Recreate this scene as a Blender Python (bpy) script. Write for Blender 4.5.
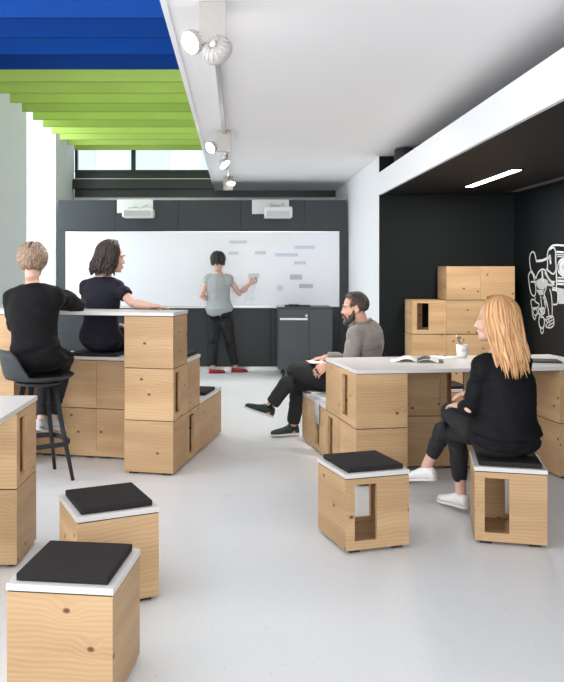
import bpy, bmesh, math, random
import numpy as np
from mathutils import Vector, Matrix, noise
PI = math.pi
random.seed(7)
scene = bpy.context.scene
COL = scene.collection
for _o in list(bpy.data.objects):
    bpy.data.objects.remove(_o)

# ------------------------------------------------------------ camera, sky, lights, exposure
F, CX, HY, EYE = 765.0, 236.75, 269.4, 1.48
cam = bpy.data.cameras.new('camera')
cam.sensor_fit = 'HORIZONTAL'; cam.sensor_width = 36; cam.lens = F*36/564
cam.shift_x = (282-CX)/564; cam.shift_y = -(341-HY)/564
cam.clip_start = .05; cam.clip_end = 200
camo = bpy.data.objects.new('camera', cam); COL.objects.link(camo)
camo.location = (0, 0, EYE); camo.rotation_euler = (PI/2, 0, 0)
scene.camera = camo

world = bpy.data.worlds.new('sky'); scene.world = world; world.use_nodes = True
bg = world.node_tree.nodes['Background']
bg.inputs[0].default_value = (.93, .97, 1.0, 1); bg.inputs[1].default_value = 1.55

def area(name, loc, target, sx, sy, power, color=(1, 1, 1)):
    l = bpy.data.lights.new(name, 'AREA'); l.shape = 'RECTANGLE'; l.size = sx; l.size_y = sy
    l.energy = power; l.color = color
    o = bpy.data.objects.new(name, l); COL.objects.link(o); o.location = loc
    o.rotation_euler = (Vector(target)-Vector(loc)).to_track_quat('-Z', 'Y').to_euler()
    return o
area('window_daylight', (-6.5, 2.8, 1.7), (1.5, 5.5, 1.7), 3.4, 2.6, 230, (.97, .98, 1))
area('rear_fill', (.5, -3.5, 1.7), (1.0, 7, 2.1), 4.5, 2.6, 170, (1, .99, .97))  # added fill from behind the camera to brighten the ceiling, not a window
area('far_window_daylight', (-3.4, 10.7, 2.3), (1.0, 10.3, 1.2), 1.5, 3.4, 95, (.93, .97, 1))
area('baffle_fill', (-1.5, 9.0, 4.05), (-1.5, 9.05, 0), 2.0, 7.0, 45, (.97, .99, 1))  # added fill above the baffles so they glow; there is no skylight
scene.view_settings.view_transform = 'Standard'
scene.view_settings.look = 'None'
scene.view_settings.gamma = 1
scene.view_settings.use_curve_mapping = False
scene.view_settings.exposure = 0.10
scene.cycles.max_bounces = 10; scene.cycles.diffuse_bounces = 6
scene.cycles.transparent_max_bounces = 12
scene.cycles.sample_clamp_indirect = 6

def W(px, py, y):            # a point at distance y seen in that direction
    return Vector(((px-CX)*y/F, y, EYE-(py-HY)*y/F))

# ------------------------------------------------------------ materials
def mat(name, color, rough=.5, metal=0, spec=.5, emit=None, es=0, alpha=1, bump=0, bscale=200, sheen=0, trans=0):
    m = bpy.data.materials.new(name); m.use_nodes = True
    nt = m.node_tree; b = nt.nodes['Principled BSDF']
    b.inputs['Base Color'].default_value = (*color, 1)
    b.inputs['Roughness'].default_value = rough
    b.inputs['Metallic'].default_value = metal
    b.inputs['Specular IOR Level'].default_value = spec
    if sheen:
        b.inputs['Sheen Weight'].default_value = sheen
    if emit:
        b.inputs['Emission Color'].default_value = (*emit, 1); b.inputs['Emission Strength'].default_value = es
    if trans:
        b.inputs['Transmission Weight'].default_value = trans
    if alpha < 1:
        b.inputs['Alpha'].default_value = alpha
    tc = nt.nodes.new('ShaderNodeTexCoord')
    n = nt.nodes.new('ShaderNodeTexNoise'); n.inputs['Scale'].default_value = bscale; n.inputs['Detail'].default_value = 3
    nt.links.new(tc.outputs['Object'], n.inputs['Vector'])
    mx = nt.nodes.new('ShaderNodeMix'); mx.data_type = 'RGBA'
    mx.inputs['A'].default_value = (*[c*.94 for c in color], 1); mx.inputs['B'].default_value = (*[min(1, c*1.05) for c in color], 1)
    nt.links.new(n.outputs['Fac'], mx.inputs['Factor']); nt.links.new(mx.outputs['Result'], b.inputs['Base Color'])
    if bump:
        bp = nt.nodes.new('ShaderNodeBump'); bp.inputs['Strength'].default_value = bump; bp.inputs['Distance'].default_value = .002
        nt.links.new(n.outputs['Fac'], bp.inputs['Height']); nt.links.new(bp.outputs['Normal'], b.inputs['Normal'])
    return m

def wood_material(name='spruce_board', tint=(1, 1, 1)):
    m = bpy.data.materials.new(name); m.use_nodes = True
    nt = m.node_tree; N = nt.nodes; L = nt.links; b = N['Principled BSDF']
    uv = N.new('ShaderNodeUVMap')
    oi = N.new('ShaderNodeObjectInfo')
    mul = N.new('ShaderNodeVectorMath'); mul.operation = 'SCALE'; mul.inputs['Scale'].default_value = 1
    comb = N.new('ShaderNodeCombineXYZ')
    mm = N.new('ShaderNodeMath'); mm.operation = 'MULTIPLY'; mm.inputs[1].default_value = 37.3
    L.new(oi.outputs['Random'], mm.inputs[0]); L.new(mm.outputs[0], comb.inputs[0]); L.new(mm.outputs[0], comb.inputs[1]); L.new(mm.outputs[0], comb.inputs[2])
    add = N.new('ShaderNodeVectorMath'); add.operation = 'ADD'
    L.new(uv.outputs['UV'], add.inputs[0]); L.new(comb.outputs[0], add.inputs[1])
    # warp
    warp = N.new('ShaderNodeTexNoise'); warp.inputs['Scale'].default_value = 5.5; warp.inputs['Detail'].default_value = 2
    mapw = N.new('ShaderNodeMapping'); mapw.inputs['Scale'].default_value = (.45, 1, 1)
    L.new(add.outputs[0], mapw.inputs['Vector']); L.new(mapw.outputs[0], warp.inputs['Vector'])
    # knots
    mapk = N.new('ShaderNodeMapping'); mapk.inputs['Scale'].default_value = (3.0, 4.2, 1)
    L.new(add.outputs[0], mapk.inputs['Vector'])
    vor = N.new('ShaderNodeTexVoronoi'); vor.voronoi_dimensions = '2D'; vor.inputs['Scale'].default_value = 1.25
    L.new(mapk.outputs[0], vor.inputs['Vector'])
    kn = N.new('ShaderNodeMapRange'); kn.inputs['From Min'].default_value = .03; kn.inputs['From Max'].default_value = .062
    kn.inputs['To Min'].default_value = 1; kn.inputs['To Max'].default_value = 0
    L.new(vor.outputs['Distance'], kn.inputs['Value'])
    sep = N.new('ShaderNodeSeparateColor'); L.new(vor.outputs['Color'], sep.inputs[0])
    gt = N.new('ShaderNodeMath'); gt.operation = 'GREATER_THAN'; gt.inputs[1].default_value = .4
    L.new(sep.outputs[0], gt.inputs[0])
    kf = N.new('ShaderNodeMath'); kf.operation = 'MULTIPLY'; L.new(kn.outputs[0], kf.inputs[0]); L.new(gt.outputs[0], kf.inputs[1])
    # bulge of the rings round a knot
    kb = N.new('ShaderNodeMapRange'); kb.interpolation_type = 'SMOOTHSTEP'; kb.inputs['From Min'].default_value = 0; kb.inputs['From Max'].default_value = .33
    kb.inputs['To Min'].default_value = .035; kb.inputs['To Max'].default_value = 0
    L.new(vor.outputs['Distance'], kb.inputs['Value'])
    kbg = N.new('ShaderNodeMath'); kbg.operation = 'MULTIPLY'; L.new(kb.outputs[0], kbg.inputs[0]); L.new(gt.outputs[0], kbg.inputs[1])
    sepv = N.new('ShaderNodeSeparateXYZ'); L.new(add.outputs[0], sepv.inputs[0])
    w1 = N.new('ShaderNodeMath'); w1.operation = 'MULTIPLY_ADD'; w1.inputs[1].default_value = .085
    L.new(warp.outputs['Fac'], w1.inputs[0]); L.new(sepv.outputs[1], w1.inputs[2])
    w2 = N.new('ShaderNodeMath'); w2.operation = 'ADD'; L.new(w1.outputs[0], w2.inputs[0]); L.new(kbg.outputs[0], w2.inputs[1])
    ring = N.new('ShaderNodeMath'); ring.operation = 'MULTIPLY'; ring.inputs[1].default_value = 2*PI*52
    L.new(w2.outputs[0], ring.inputs[0])
    sn = N.new('ShaderNodeMath'); sn.operation = 'SINE'; L.new(ring.outputs[0], sn.inputs[0])
    rr = N.new('ShaderNodeMapRange'); rr.inputs['From Min'].default_value = -1; rr.inputs['From Max'].default_value = 1
    L.new(sn.outputs[0], rr.inputs['Value'])
    # fine fibres
    mapf = N.new('ShaderNodeMapping'); mapf.inputs['Scale'].default_value = (6, 160, 1)
    L.new(add.outputs[0], mapf.inputs['Vector'])
    fib = N.new('ShaderNodeTexNoise'); fib.inputs['Scale'].default_value = 1; fib.inputs['Detail'].default_value = 4
    L.new(mapf.outputs[0], fib.inputs['Vector'])
    # broad tone: boards
    mapb = N.new('ShaderNodeMapping'); mapb.inputs['Scale'].default_value = (.8, 9, 1)
    L.new(add.outputs[0], mapb.inputs['Vector'])
    brd = N.new('ShaderNodeTexNoise'); brd.inputs['Scale'].default_value = 1; brd.inputs['Detail'].default_value = 2
    L.new(mapb.outputs[0], brd.inputs['Vector'])
    s0 = N.new('ShaderNodeMath'); s0.operation = 'MULTIPLY'; s0.inputs[1].default_value = .42; L.new(rr.outputs[0], s0.inputs[0])
    s1 = N.new('ShaderNodeMath'); s1.operation = 'ADD'; L.new(brd.outputs['Fac'], s1.inputs[1]); s4 = N.new('ShaderNodeMath'); s4.operation = 'MULTIPLY'; L.new(s0.outputs[0], s4.inputs[0]); L.new(brd.outputs['Fac'], s4.inputs[1]); L.new(s4.outputs[0], s1.inputs[0])
    s2 = N.new('ShaderNodeMath'); s2.operation = 'MULTIPLY_ADD'; s2.inputs[1].default_value = .35
    L.new(fib.outputs['Fac'], s2.inputs[0]); L.new(s1.outputs[0], s2.inputs[2])
    ramp = N.new('ShaderNodeValToRGB'); e = ramp.color_ramp.elements
    t = tint
    e[0].position = .45; e[0].color = (.60*t[0], .405*t[1], .228*t[2], 1)
    e[1].position = 1.1 if False else 1.0; e[1].color = (.45*t[0], .285*t[1], .150*t[2], 1)
    mid = ramp.color_ramp.elements.new(.75); mid.color = (.52*t[0], .335*t[1], .178*t[2], 1)
    L.new(s2.outputs[0], ramp.inputs[0])
    # object tone
    hv = N.new('ShaderNodeHueSaturation')
    vr = N.new('ShaderNodeMapRange'); vr.inputs['To Min'].default_value = .9; vr.inputs['To Max'].default_value = 1.08
    L.new(oi.outputs['Random'], vr.inputs['Value']); L.new(vr.outputs[0], hv.inputs['Value']); L.new(ramp.outputs[0], hv.inputs['Color'])
    mix = N.new('ShaderNodeMix'); mix.data_type = 'RGBA'; mix.inputs['B'].default_value = (.13, .055, .02, 1)
    L.new(kf.outputs[0], mix.inputs['Factor']); L.new(hv.outputs[0], mix.inputs['A'])
    L.new(mix.outputs['Result'], b.inputs['Base Color'])
    b.inputs['Roughness'].default_value = .55; b.inputs['Specular IOR Level'].default_value = .3
    return m

M = {}
M['wood'] = wood_material()
M['white_top'] = mat('white_laminate', (.65, .63, .615), .35)
M['cushion'] = mat('dark_felt', (.022, .019, .019), .8, spec=.2, bump=.3, bscale=600)
M['rubber'] = mat('black_rubber', (.012, .012, .012), .7)
M['ceil'] = mat('white_plaster', (.90, .885, .895), .9, spec=.1)
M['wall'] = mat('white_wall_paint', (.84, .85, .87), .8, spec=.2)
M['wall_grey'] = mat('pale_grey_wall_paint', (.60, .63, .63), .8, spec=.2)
M['black'] = mat('black_wall_paint', (.0055, .0078, .009), .6, spec=.18, bscale=3)
M['niche_ceiling'] = mat('black_ceiling_paint', (.011, .011, .011), .55, spec=.25, bscale=3)
M['anthracite'] = mat('anthracite_laminate', (.036, .043, .050), .5, spec=.4, bscale=2)
M['anthracite2'] = mat('anthracite_door', (.026, .031, .036), .45, spec=.4, bscale=2)
M['trolley'] = mat('grey_metal_paint', (.058, .066, .073), .45, spec=.4, bscale=2)
M['frame'] = mat('dark_window_frame', (.012, .018, .016), .3)
M['board'] = mat('whiteboard_enamel', (.86, .87, .92), .25, spec=.4, bscale=1)
M['white'] = mat('white_plastic', (.75, .75, .74), .35)
M['offwhite'] = mat('grey_plastic', (.42, .43, .45), .4)
M['spot'] = mat('satin_silver_paint', (.47, .445, .42), .4)
M['steel'] = mat('brushed_steel', (.6, .6, .6), .3, metal=1)
M['chrome'] = mat('chrome', (.8, .8, .8), .12, metal=1)
M['lamp'] = mat('lamp_glow', (1, 1, 1), .5, emit=(1, .95, .88), es=14)
M['led'] = mat('linear_light_glow', (1, 1, 1), .5, emit=(1, .97, .90), es=9)
M['led_off'] = mat('unlit_diffuser', (.12, .12, .12), .4)
M['paper'] = mat('paper', (.82, .82, .80), .8)
M['print'] = mat('printed_page', (.05, .05, .055), .6)
M['stool_plastic'] = mat('charcoal_plastic', (.030, .033, .038), .5, spec=.3)
M['note_grey'] = mat('grey_note_paper', (.68, .70, .69), .8)
M['note_blue'] = mat('pale_blue_note_paper', (.66, .71, .84), .8)
M['note_violet'] = mat('violet_grey_note_paper', (.55, .56, .66), .8)
M['chalk'] = mat('white_paint_line', (.50, .52, .54), .8)
M['gear_fill'] = mat('grey_paint_line', (.36, .38, .40), .8)
M['socket'] = mat('speaker_black', (.012, .012, .014), .5)

def baffle_mat(name, c, tl):
    m = bpy.data.materials.new(name); m.use_nodes = True; nt = m.node_tree; N = nt.nodes; L = nt.links
    b = N['Principled BSDF']; b.inputs['Roughness'].default_value = .45; b.inputs['Specular IOR Level'].default_value = .15
    tc = N.new('ShaderNodeTexCoord'); mp = N.new('ShaderNodeMapping'); mp.inputs['Scale'].default_value = (1.2, 40, .6)
    n = N.new('ShaderNodeTexNoise'); n.inputs['Scale'].default_value = 1.5
    L.new(tc.outputs['Object'], mp.inputs['Vector']); L.new(mp.outputs[0], n.inputs['Vector'])
    mx = N.new('ShaderNodeMix'); mx.data_type = 'RGBA'
    mx.inputs['A'].default_value = (*[x*.88 for x in c], 1); mx.inputs['B'].default_value = (*[min(1, x*1.12) for x in c], 1)
    L.new(n.outputs['Fac'], mx.inputs['Factor'])
    oi = N.new('ShaderNodeObjectInfo'); vr = N.new('ShaderNodeMapRange'); vr.inputs['To Min'].default_value = .72; vr.inputs['To Max'].default_value = 1.12
    hv = N.new('ShaderNodeHueSaturation'); L.new(oi.outputs['Random'], vr.inputs['Value']); L.new(vr.outputs[0], hv.inputs['Value']); L.new(mx.outputs['Result'], hv.inputs['Color'])
    L.new(hv.outputs[0], b.inputs['Base Color'])
    t = N.new('ShaderNodeBsdfTranslucent'); L.new(mx.outputs['Result'], t.inputs['Color'])
    ms = N.new('ShaderNodeMixShader'); ms.inputs[0].default_value = tl
    L.new(b.outputs[0], ms.inputs[1]); L.new(t.outputs[0], ms.inputs[2]); L.new(ms.outputs[0], N['Material Output'].inputs['Surface'])
    return m
M['green'] = baffle_mat('lime_green_acrylic', (.50, .66, .17), .35)
M['blue'] = baffle_mat('royal_blue_acrylic', (.004, .060, .31), .3)

def floor_mat():
    m = bpy.data.materials.new('pale_terrazzo'); m.use_nodes = True; nt = m.node_tree; N = nt.nodes; L = nt.links
    b = N['Principled BSDF']; tc = N.new('ShaderNodeTexCoord')
    v = N.new('ShaderNodeTexVoronoi'); v.inputs['Scale'].default_value = 42; L.new(tc.outputs['Object'], v.inputs['Vector'])
    mr = N.new('ShaderNodeMapRange'); mr.inputs['From Min'].default_value = .10; mr.inputs['From Max'].default_value = .17
    mr.inputs['To Min'].default_value = 1; mr.inputs['To Max'].default_value = 0; L.new(v.outputs['Distance'], mr.inputs['Value'])
    sp = N.new('ShaderNodeSeparateColor'); L.new(v.outputs['Color'], sp.inputs[0])
    tone = N.new('ShaderNodeMix'); tone.data_type = 'RGBA'
    tone.inputs['A'].default_value = (.42, .41, .40, 1); tone.inputs['B'].default_value = (.88, .88, .88, 1)
    L.new(sp.outputs[1], tone.inputs['Factor'])
    n = N.new('ShaderNodeTexNoise'); n.inputs['Scale'].default_value = .9; n.inputs['Detail'].default_value = 5; L.new(tc.outputs['Object'], n.inputs['Vector'])
    base = N.new('ShaderNodeMix'); base.data_type = 'RGBA'
    base.inputs['A'].default_value = (.68, .695, .71, 1); base.inputs['B'].default_value = (.78, .79, .805, 1)
    L.new(n.outputs['Fac'], base.inputs['Factor'])
    f = N.new('ShaderNodeMath'); f.operation = 'MULTIPLY'; f.inputs[1].default_value = .75; L.new(mr.outputs[0], f.inputs[0])
    mx = N.new('ShaderNodeMix'); mx.data_type = 'RGBA'; L.new(f.outputs[0], mx.inputs['Factor'])
    L.new(base.outputs['Result'], mx.inputs['A']); L.new(tone.outputs['Result'], mx.inputs['B'])
    br = N.new('ShaderNodeTexBrick'); br.offset = 0
    br.inputs['Color1'].default_value = (1, 1, 1, 1); br.inputs['Color2'].default_value = (1, 1, 1, 1); br.inputs['Mortar'].default_value = (.88, .87, .86, 1)
    br.inputs['Scale'].default_value = 1; br.inputs['Mortar Size'].default_value = .004; br.inputs['Brick Width'].default_value = 60; br.inputs['Row Height'].default_value = 2.4
    mpb = N.new('ShaderNodeMapping'); mpb.inputs['Location'].default_value = (31.3, -.21, 0)
    L.new(tc.outputs['Object'], mpb.inputs['Vector']); L.new(mpb.outputs[0], br.inputs['Vector'])
    ml = N.new('ShaderNodeMix'); ml.data_type = 'RGBA'; ml.blend_type = 'MULTIPLY'; ml.inputs['Factor'].default_value = 1
    L.new(mx.outputs['Result'], ml.inputs['A']); L.new(br.outputs['Color'], ml.inputs['B'])
    L.new(ml.outputs['Result'], b.inputs['Base Color'])
    b.inputs['Roughness'].default_value = .32; b.inputs['Specular IOR Level'].default_value = .45
    return m
M['floor'] = floor_mat()

def glass_mat():
    m = bpy.data.materials.new('window_glass'); m.use_nodes = True; nt = m.node_tree; N = nt.nodes; L = nt.links
    g = N.new('ShaderNodeBsdfGlossy'); g.inputs['Roughness'].default_value = .02
    t = N.new('ShaderNodeBsdfTransparent'); t.inputs[0].default_value = (.95, .97, .97, 1)
    s = N.new('ShaderNodeMixShader'); s.inputs[0].default_value = .06
    L.new(t.outputs[0], s.inputs[1]); L.new(g.outputs[0], s.inputs[2]); L.new(s.outputs[0], N['Material Output'].inputs['Surface'])
    return m
M['glass'] = glass_mat()

def hair_mat(name, c1, c2, rough=.45):
    m = bpy.data.materials.new(name); m.use_nodes = True; nt = m.node_tree; N = nt.nodes; L = nt.links
    b = N['Principled BSDF']; uv = N.new('ShaderNodeUVMap')
    mp = N.new('ShaderNodeMapping'); mp.inputs['Scale'].default_value = (40, 2, 1); L.new(uv.outputs['UV'], mp.inputs['Vector'])
    n = N.new('ShaderNodeTexNoise'); n.inputs['Scale'].default_value = 1; n.inputs['Detail'].default_value = 3
    L.new(mp.outputs[0], n.inputs['Vector'])
    r = N.new('ShaderNodeValToRGB'); r.color_ramp.elements[0].position = .3; r.color_ramp.elements[1].position = .7
    r.color_ramp.elements[0].color = (*c1, 1); r.color_ramp.elements[1].color = (*c2, 1)
    L.new(n.outputs['Fac'], r.inputs[0]); L.new(r.outputs[0], b.inputs['Base Color'])
    b.inputs['Roughness'].default_value = rough; b.inputs['Specular IOR Level'].default_value = .5
    return m

def skin_mat(name, c):
    m = mat(name, c, .5, spec=.35, bscale=30)
    b = m.node_tree.nodes['Principled BSDF']
    b.inputs['Subsurface Weight'].default_value = .08; b.inputs['Subsurface Radius'].default_value = (.01, .004, .002)
    return m
M['skin'] = skin_mat('fair_skin', (.68, .42, .33))
M['skin2'] = skin_mat('tan_skin', (.58, .33, .24))
M['cloth_black'] = mat('black_cloth', (.008, .008, .009), .85, spec=.15, sheen=.03, bump=.4, bscale=350)
M['cloth_blouse'] = mat('black_chiffon', (.005, .005, .0065), .75, spec=.2, bump=.3, bscale=300)
M['cloth_navy'] = mat('black_navy_cloth', (.013, .013, .022), .8, spec=.2, bump=.3, bscale=300)
M['cloth_taupe'] = mat('taupe_knit', (.215, .195, .18), .9, spec=.15, sheen=.2, bump=.5, bscale=400)
M['cloth_grey'] = mat('pale_grey_cloth', (.36, .375, .39), .85, spec=.2, bump=.3, bscale=300)
M['trouser'] = mat('charcoal_trouser', (.020, .020, .022), .8, spec=.25, bump=.3, bscale=300)
M['shoe_white'] = mat('white_canvas', (.78, .78, .78), .6)
M['shoe_red'] = mat('red_leather', (.33, .02, .035), .35)
M['shoe_teal'] = mat('dark_teal_suede', (.012, .028, .032), .7)
M['shoe_grey'] = mat('pale_grey_canvas', (.55, .58, .62), .7)
M['sole'] = mat('white_rubber_sole', (.68, .67, .66), .6)
M['sock'] = mat('sock_black', (.02, .02, .02), .9)
M['eye'] = mat('eyeball', (.5, .48, .46), .3)
M['iris'] = mat('dark_iris', (.02, .015, .01), .2)
M['lip'] = mat('lips', (.50, .17, .15), .45)
M['blond'] = hair_mat('strawberry_blond_hair', (.38, .17, .06), (.82, .50, .25))
M['blond_short'] = hair_mat('short_ash_blond_hair', (.05, .032, .023), (.54, .37, .25))
M['brown_hair'] = hair_mat('dark_brown_hair', (.010, .007, .006), (.050, .029, .021), .6)
M['black_hair'] = hair_mat('near_black_hair', (.008, .007, .008), (.03, .022, .022))
M['dark_hair'] = hair_mat('short_dark_hair', (.014, .010, .009), (.06, .040, .030))

# ------------------------------------------------------------ object helpers
def link(name, me, m=None, parent=None, smooth=False):
    o = bpy.data.objects.new(name, me); COL.objects.link(o)
    if m is not None and not me.materials:
        for k in (m if isinstance(m, (list, tuple)) else [m]):
            me.materials.append(k)
    if parent is not None: o.parent = parent
    if smooth: me.shade_smooth()
    return o
def tag(o, label, cat, group=None, kind=None):
    o['label'] = label; o['category'] = cat
    if group: o['group'] = group
    if kind: o['kind'] = kind
    return o
def struct(o, label=None):
    o['kind'] = 'structure'
    if label: o['label'] = label
    return o
def thing(name, label, cat, loc=(0, 0, 0), rz=0, group=None):
    o = bpy.data.objects.new(name, None); COL.objects.link(o); o.empty_display_size = .1
    o.location = loc; o.rotation_euler = (0, 0, rz)
    return tag(o, label, cat, group)
def tm(bm, name, m=None, parent=None, smooth=False):
    me = bpy.data.meshes.new(name); bm.normal_update(); bm.to_mesh(me); bm.free()
    return link(name, me, m, parent, smooth)
def bx(bm, x0, y0, z0, x1, y1, z1, bevel=0, mi=0):
    r = bmesh.ops.create_cube(bm, size=1)
    vs = r['verts']
    for v in vs:
        v.co = Vector(((x0+x1)/2+v.co.x*(x1-x0), (y0+y1)/2+v.co.y*(y1-y0), (z0+z1)/2+v.co.z*(z1-z0)))
    fs = set(f for v in vs for f in v.link_faces)
    for f in fs: f.material_index = mi
    if bevel:
        es = list(set(e for v in vs for e in v.link_edges))
        bmesh.ops.bevel(bm, geom=es, offset=bevel, segments=2, affect='EDGES', profile=.5)
    return vs
def box(name, a, b, m, parent=None, bevel=0):
    bm = bmesh.new(); bx(bm, *a, *b, bevel=bevel); return tm(bm, name, m, parent)
def frame_of(d, up=Vector((0, 0, 1))):
    d = d.normalized()
    if abs(d.dot(up)) > .97: up = Vector((0, 1, 0))
    r = d.cross(up).normalized(); u = r.cross(d).normalized()
    return r, u
def loft(bm, rings, seg=16, cap=True, uvu=None, power=2.0):
    """rings: (centre, vector_x, vector_y); closed sections joined in order"""
    prev = None; first = None; allv = []
    uvl = bm.loops.layers.uv.verify() if uvu is not None else None
    n = len(rings)
    for i, (c, vx, vy) in enumerate(rings):
        cur = []
        for k in range(seg):
            a = 2*PI*k/seg; ca, sa = math.cos(a), math.sin(a)
            if power != 2.0:
                ca = math.copysign(abs(ca)**(2/power), ca); sa = math.copysign(abs(sa)**(2/power), sa)
            cur.append(bm.verts.new(c+vx*ca+vy*sa))
        if prev:
            for k in range(seg):
                f = bm.faces.new((prev[k], prev[(k+1) % seg], cur[(k+1) % seg], cur[k]))
                if uvl is not None:
                    for l, (du, dv) in zip(f.loops, ((k, i-1), (k+1, i-1), (k+1, i), (k, i))):
                        l[uvl].uv = (uvu+du*.02, dv/n)
        else: first = cur
        prev = cur; allv += cur
    if cap:
        bm.faces.new(list(reversed(first))); bm.faces.new(prev)
    return allv
def tube(bm, pts, r, seg=10, round_ends=False, uvu=None):
    pts = [Vector(p) for p in pts]
    rs = r if isinstance(r, (list, tuple)) else [r]*len(pts)
    rings = []; up = Vector((0, 0, 1)); pu = None
    for i, p in enumerate(pts):
        d = (pts[min(i+1, len(pts)-1)]-pts[max(i-1, 0)])
        if d.length < 1e-9: d = Vector((0, 0, 1))
        d.normalize()
        if pu is None: x, y = frame_of(d)
        else:
            x = (pu-d*pu.dot(d)).normalized(); y = d.cross(x)
        pu = x
        rings.append((p, x*rs[i], y*rs[i], d))
    out = []
    if round_ends:
        p, x, y, d = rings[0]; R = rs[0]
        for t in (80, 55, 28):
            t = math.radians(t); out.append((p-d*R*math.sin(t), x*math.cos(t), y*math.cos(t)))
    out += [(p, x, y) for p, x, y, d in rings]
    if round_ends:
        p, x, y, d = rings[-1]; R = rs[-1]
        for t in (28, 55, 80):
            t = math.radians(t); out.append((p+d*R*math.sin(t), x*math.cos(t), y*math.cos(t)))
    return loft(bm, out, seg, uvu=uvu)
def ell(bm, c, ax, ay, az, seg=20):
    """ellipsoid from three half-axis vectors"""
    r = bmesh.ops.create_uvsphere(bm, u_segments=seg, v_segments=seg//2+2, radius=1)
    for v in r['verts']:
        q = v.co.copy(); v.co = c+ax*q.x+ay*q.y+az*q.z
def lathe(bm, prof, seg=24, cx=0, cy=0, cap=True):
    loft(bm, [(Vector((cx, cy, z)), Vector((r, 0, 0)), Vector((0, r, 0))) for r, z in prof], seg, cap)
def remeshed(name, bm, voxel, smooth_it, m, parent, wrinkle=0, wscale=6, seed=0):
    bmesh.ops.recalc_face_normals(bm, faces=bm.faces)
    me = bpy.data.meshes.new(name+'_src'); bm.to_mesh(me); bm.free()
    t = bpy.data.objects.new('tmp', me); COL.objects.link(t)
    md = t.modifiers.new('r', 'REMESH'); md.mode = 'VOXEL'; md.voxel_size = voxel; md.use_smooth_shade = True
    if smooth_it:
        s = t.modifiers.new('s', 'SMOOTH'); s.factor = .5; s.iterations = smooth_it
    dg = bpy.context.evaluated_depsgraph_get(); dg.update()
    out = bpy.data.meshes.new_from_object(t.evaluated_get(dg))
    bpy.data.objects.remove(t); bpy.data.meshes.remove(me)
    out.name = name; out.materials.clear()
    if wrinkle:
        off = Vector((seed*3.1, seed*1.7, 0))
        nv = [v.normal.copy() for v in out.vertices]
        for v, nn in zip(out.vertices, nv):
            p = v.co
            q = Vector((p.x*wscale, p.y*wscale, p.z*wscale*1.6))+off
            w = 1-abs(noise.noise(q+Vector((0, 0, noise.noise(q*.6)*1.5))))*2.6
            v.co = p+nn*(wrinkle*w+wrinkle*.4*noise.noise(q*3))
    return link(name, out, m, parent, True)

# ------------------------------------------------------------ the room
XW, YN, XR = 1.646, 8.85, 3.207       # right wall plane, niche back wall, niche right wall
HS, HT, HC = 2.344, 2.60, 2.79        # niche soffit, top of its fascia, main ceiling
YE, XL, XF = 12.74, -2.71, -.373      # end wall, left wall, edge of the main ceiling
struct(box('floor', (-9, -6, -.1), (5, YE+.2, 0), M['floor']), 'pale grey speckled terrazzo floor')
def ceiling():
    bm = bmesh.new(); bx(bm, XF, -1.5, HC, XR+.3, YE, HC+.12); bx(bm, XF, -1.5, HC+.12, XF+.03, YE, 4.1); return tm(bm, 'ceiling', M['ceil'])
struct(ceiling(), 'smooth white ceiling above the track lights')
struct(box('ceiling_upper', (-6, -1.5, 4.1), (XF, YE, 4.2), M['ceil']))
struct(box('trim_1', (XF+.0, -1.5, HC-.008), (XF+.03, YE-.002, HC-.0005), M['wall']), 'white edge of the lowered ceiling')
struct(box('wall_right', (XW, YN+.002, 0), (XW+.1, YE, HC), M['wall']), 'white wall to the right of the media wall')
struct(box('wall_niche_back', (XW+.001, YN, 0), (XR+.1, YN+.05, HC-.001), M['black']), 'black back wall of the niche behind the stacked boxes')
struct(box('wall_niche_right', (XR, 1.5, 0), (XR+.1, YN-.001, HC-.001), M['black']), 'black right wall of the niche with the line drawing')
# niche roof: black underside, white fascia
struct(box('ceiling_niche', (XW+.03, 1.5, HS), (XR-.001, YN-.002, HS+.06), M['niche_ceiling']), 'black lowered ceiling of the niche')
struct(box('trim_2', (XW, 1.5, HS-.001), (XW+.028, YN-.002, HT), M['wall']), 'white fascia beam along the niche')
# left wall with a tall bright window
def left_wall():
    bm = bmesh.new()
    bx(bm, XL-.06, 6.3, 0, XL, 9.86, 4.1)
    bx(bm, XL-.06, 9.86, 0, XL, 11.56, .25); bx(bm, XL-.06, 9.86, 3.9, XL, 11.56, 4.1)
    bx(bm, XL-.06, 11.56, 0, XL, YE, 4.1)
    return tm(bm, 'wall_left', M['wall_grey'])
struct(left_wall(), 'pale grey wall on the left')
w = thing('window_1', 'tall bright window in the left wall behind the short-haired woman', 'window'); w['kind'] = 'structure'
def lw():
    bm = bmesh.new()
    for y in (9.86, 11.52): bx(bm, XL-.055, y, .25, XL-.012, y+.04, 3.9)
    for z in (.25, 3.86): bx(bm, XL-.055, 9.90, z, XL-.012, 11.52, z+.04)
    return bm
tm(lw(), 'window_frame', M['offwhite'], w)
box('pane', (XL-.04, 9.90, .29), (XL-.034, 11.52, 3.86), M['glass'], w)
# end wall: dark transom zone with windows above
struct(box('wall_back', (XL-.2, YE, 0), (XW+.1, YE+.15, 2.68), M['wall']), 'white wall behind the media wall')
w = thing('window_2', 'dark framed window band high on the back wall under the green baffles', 'window'); w['kind'] = 'structure'
def ew():
    bm = bmesh.new()
    bx(bm, -2.70, YE+.02, 2.68, 1.66, YE+.12, 3.14)
    bx(bm, -2.70, YE-.03, 2.68, 1.64, YE+.02, 2.81)
    bx(bm, -2.705, YE-.14, 2.81, 1.64, YE+.02, 2.97, bevel=.004)
    bx(bm, -2.70, YE-.01, 3.10, -.36, YE+.02, 3.135)
    for x in (-2.70, -1.76, -.42): bx(bm, x, YE+.01, 3.14, x+(.045 if x != -1.76 else .07), YE+.1, 4.1)
    return bm
tm(ew(), 'window_frame', M['frame'], w)
box('pane', (-2.65, YE+.05, 3.14), (-.40, YE+.058, 4.1), M['glass'], w)
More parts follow.
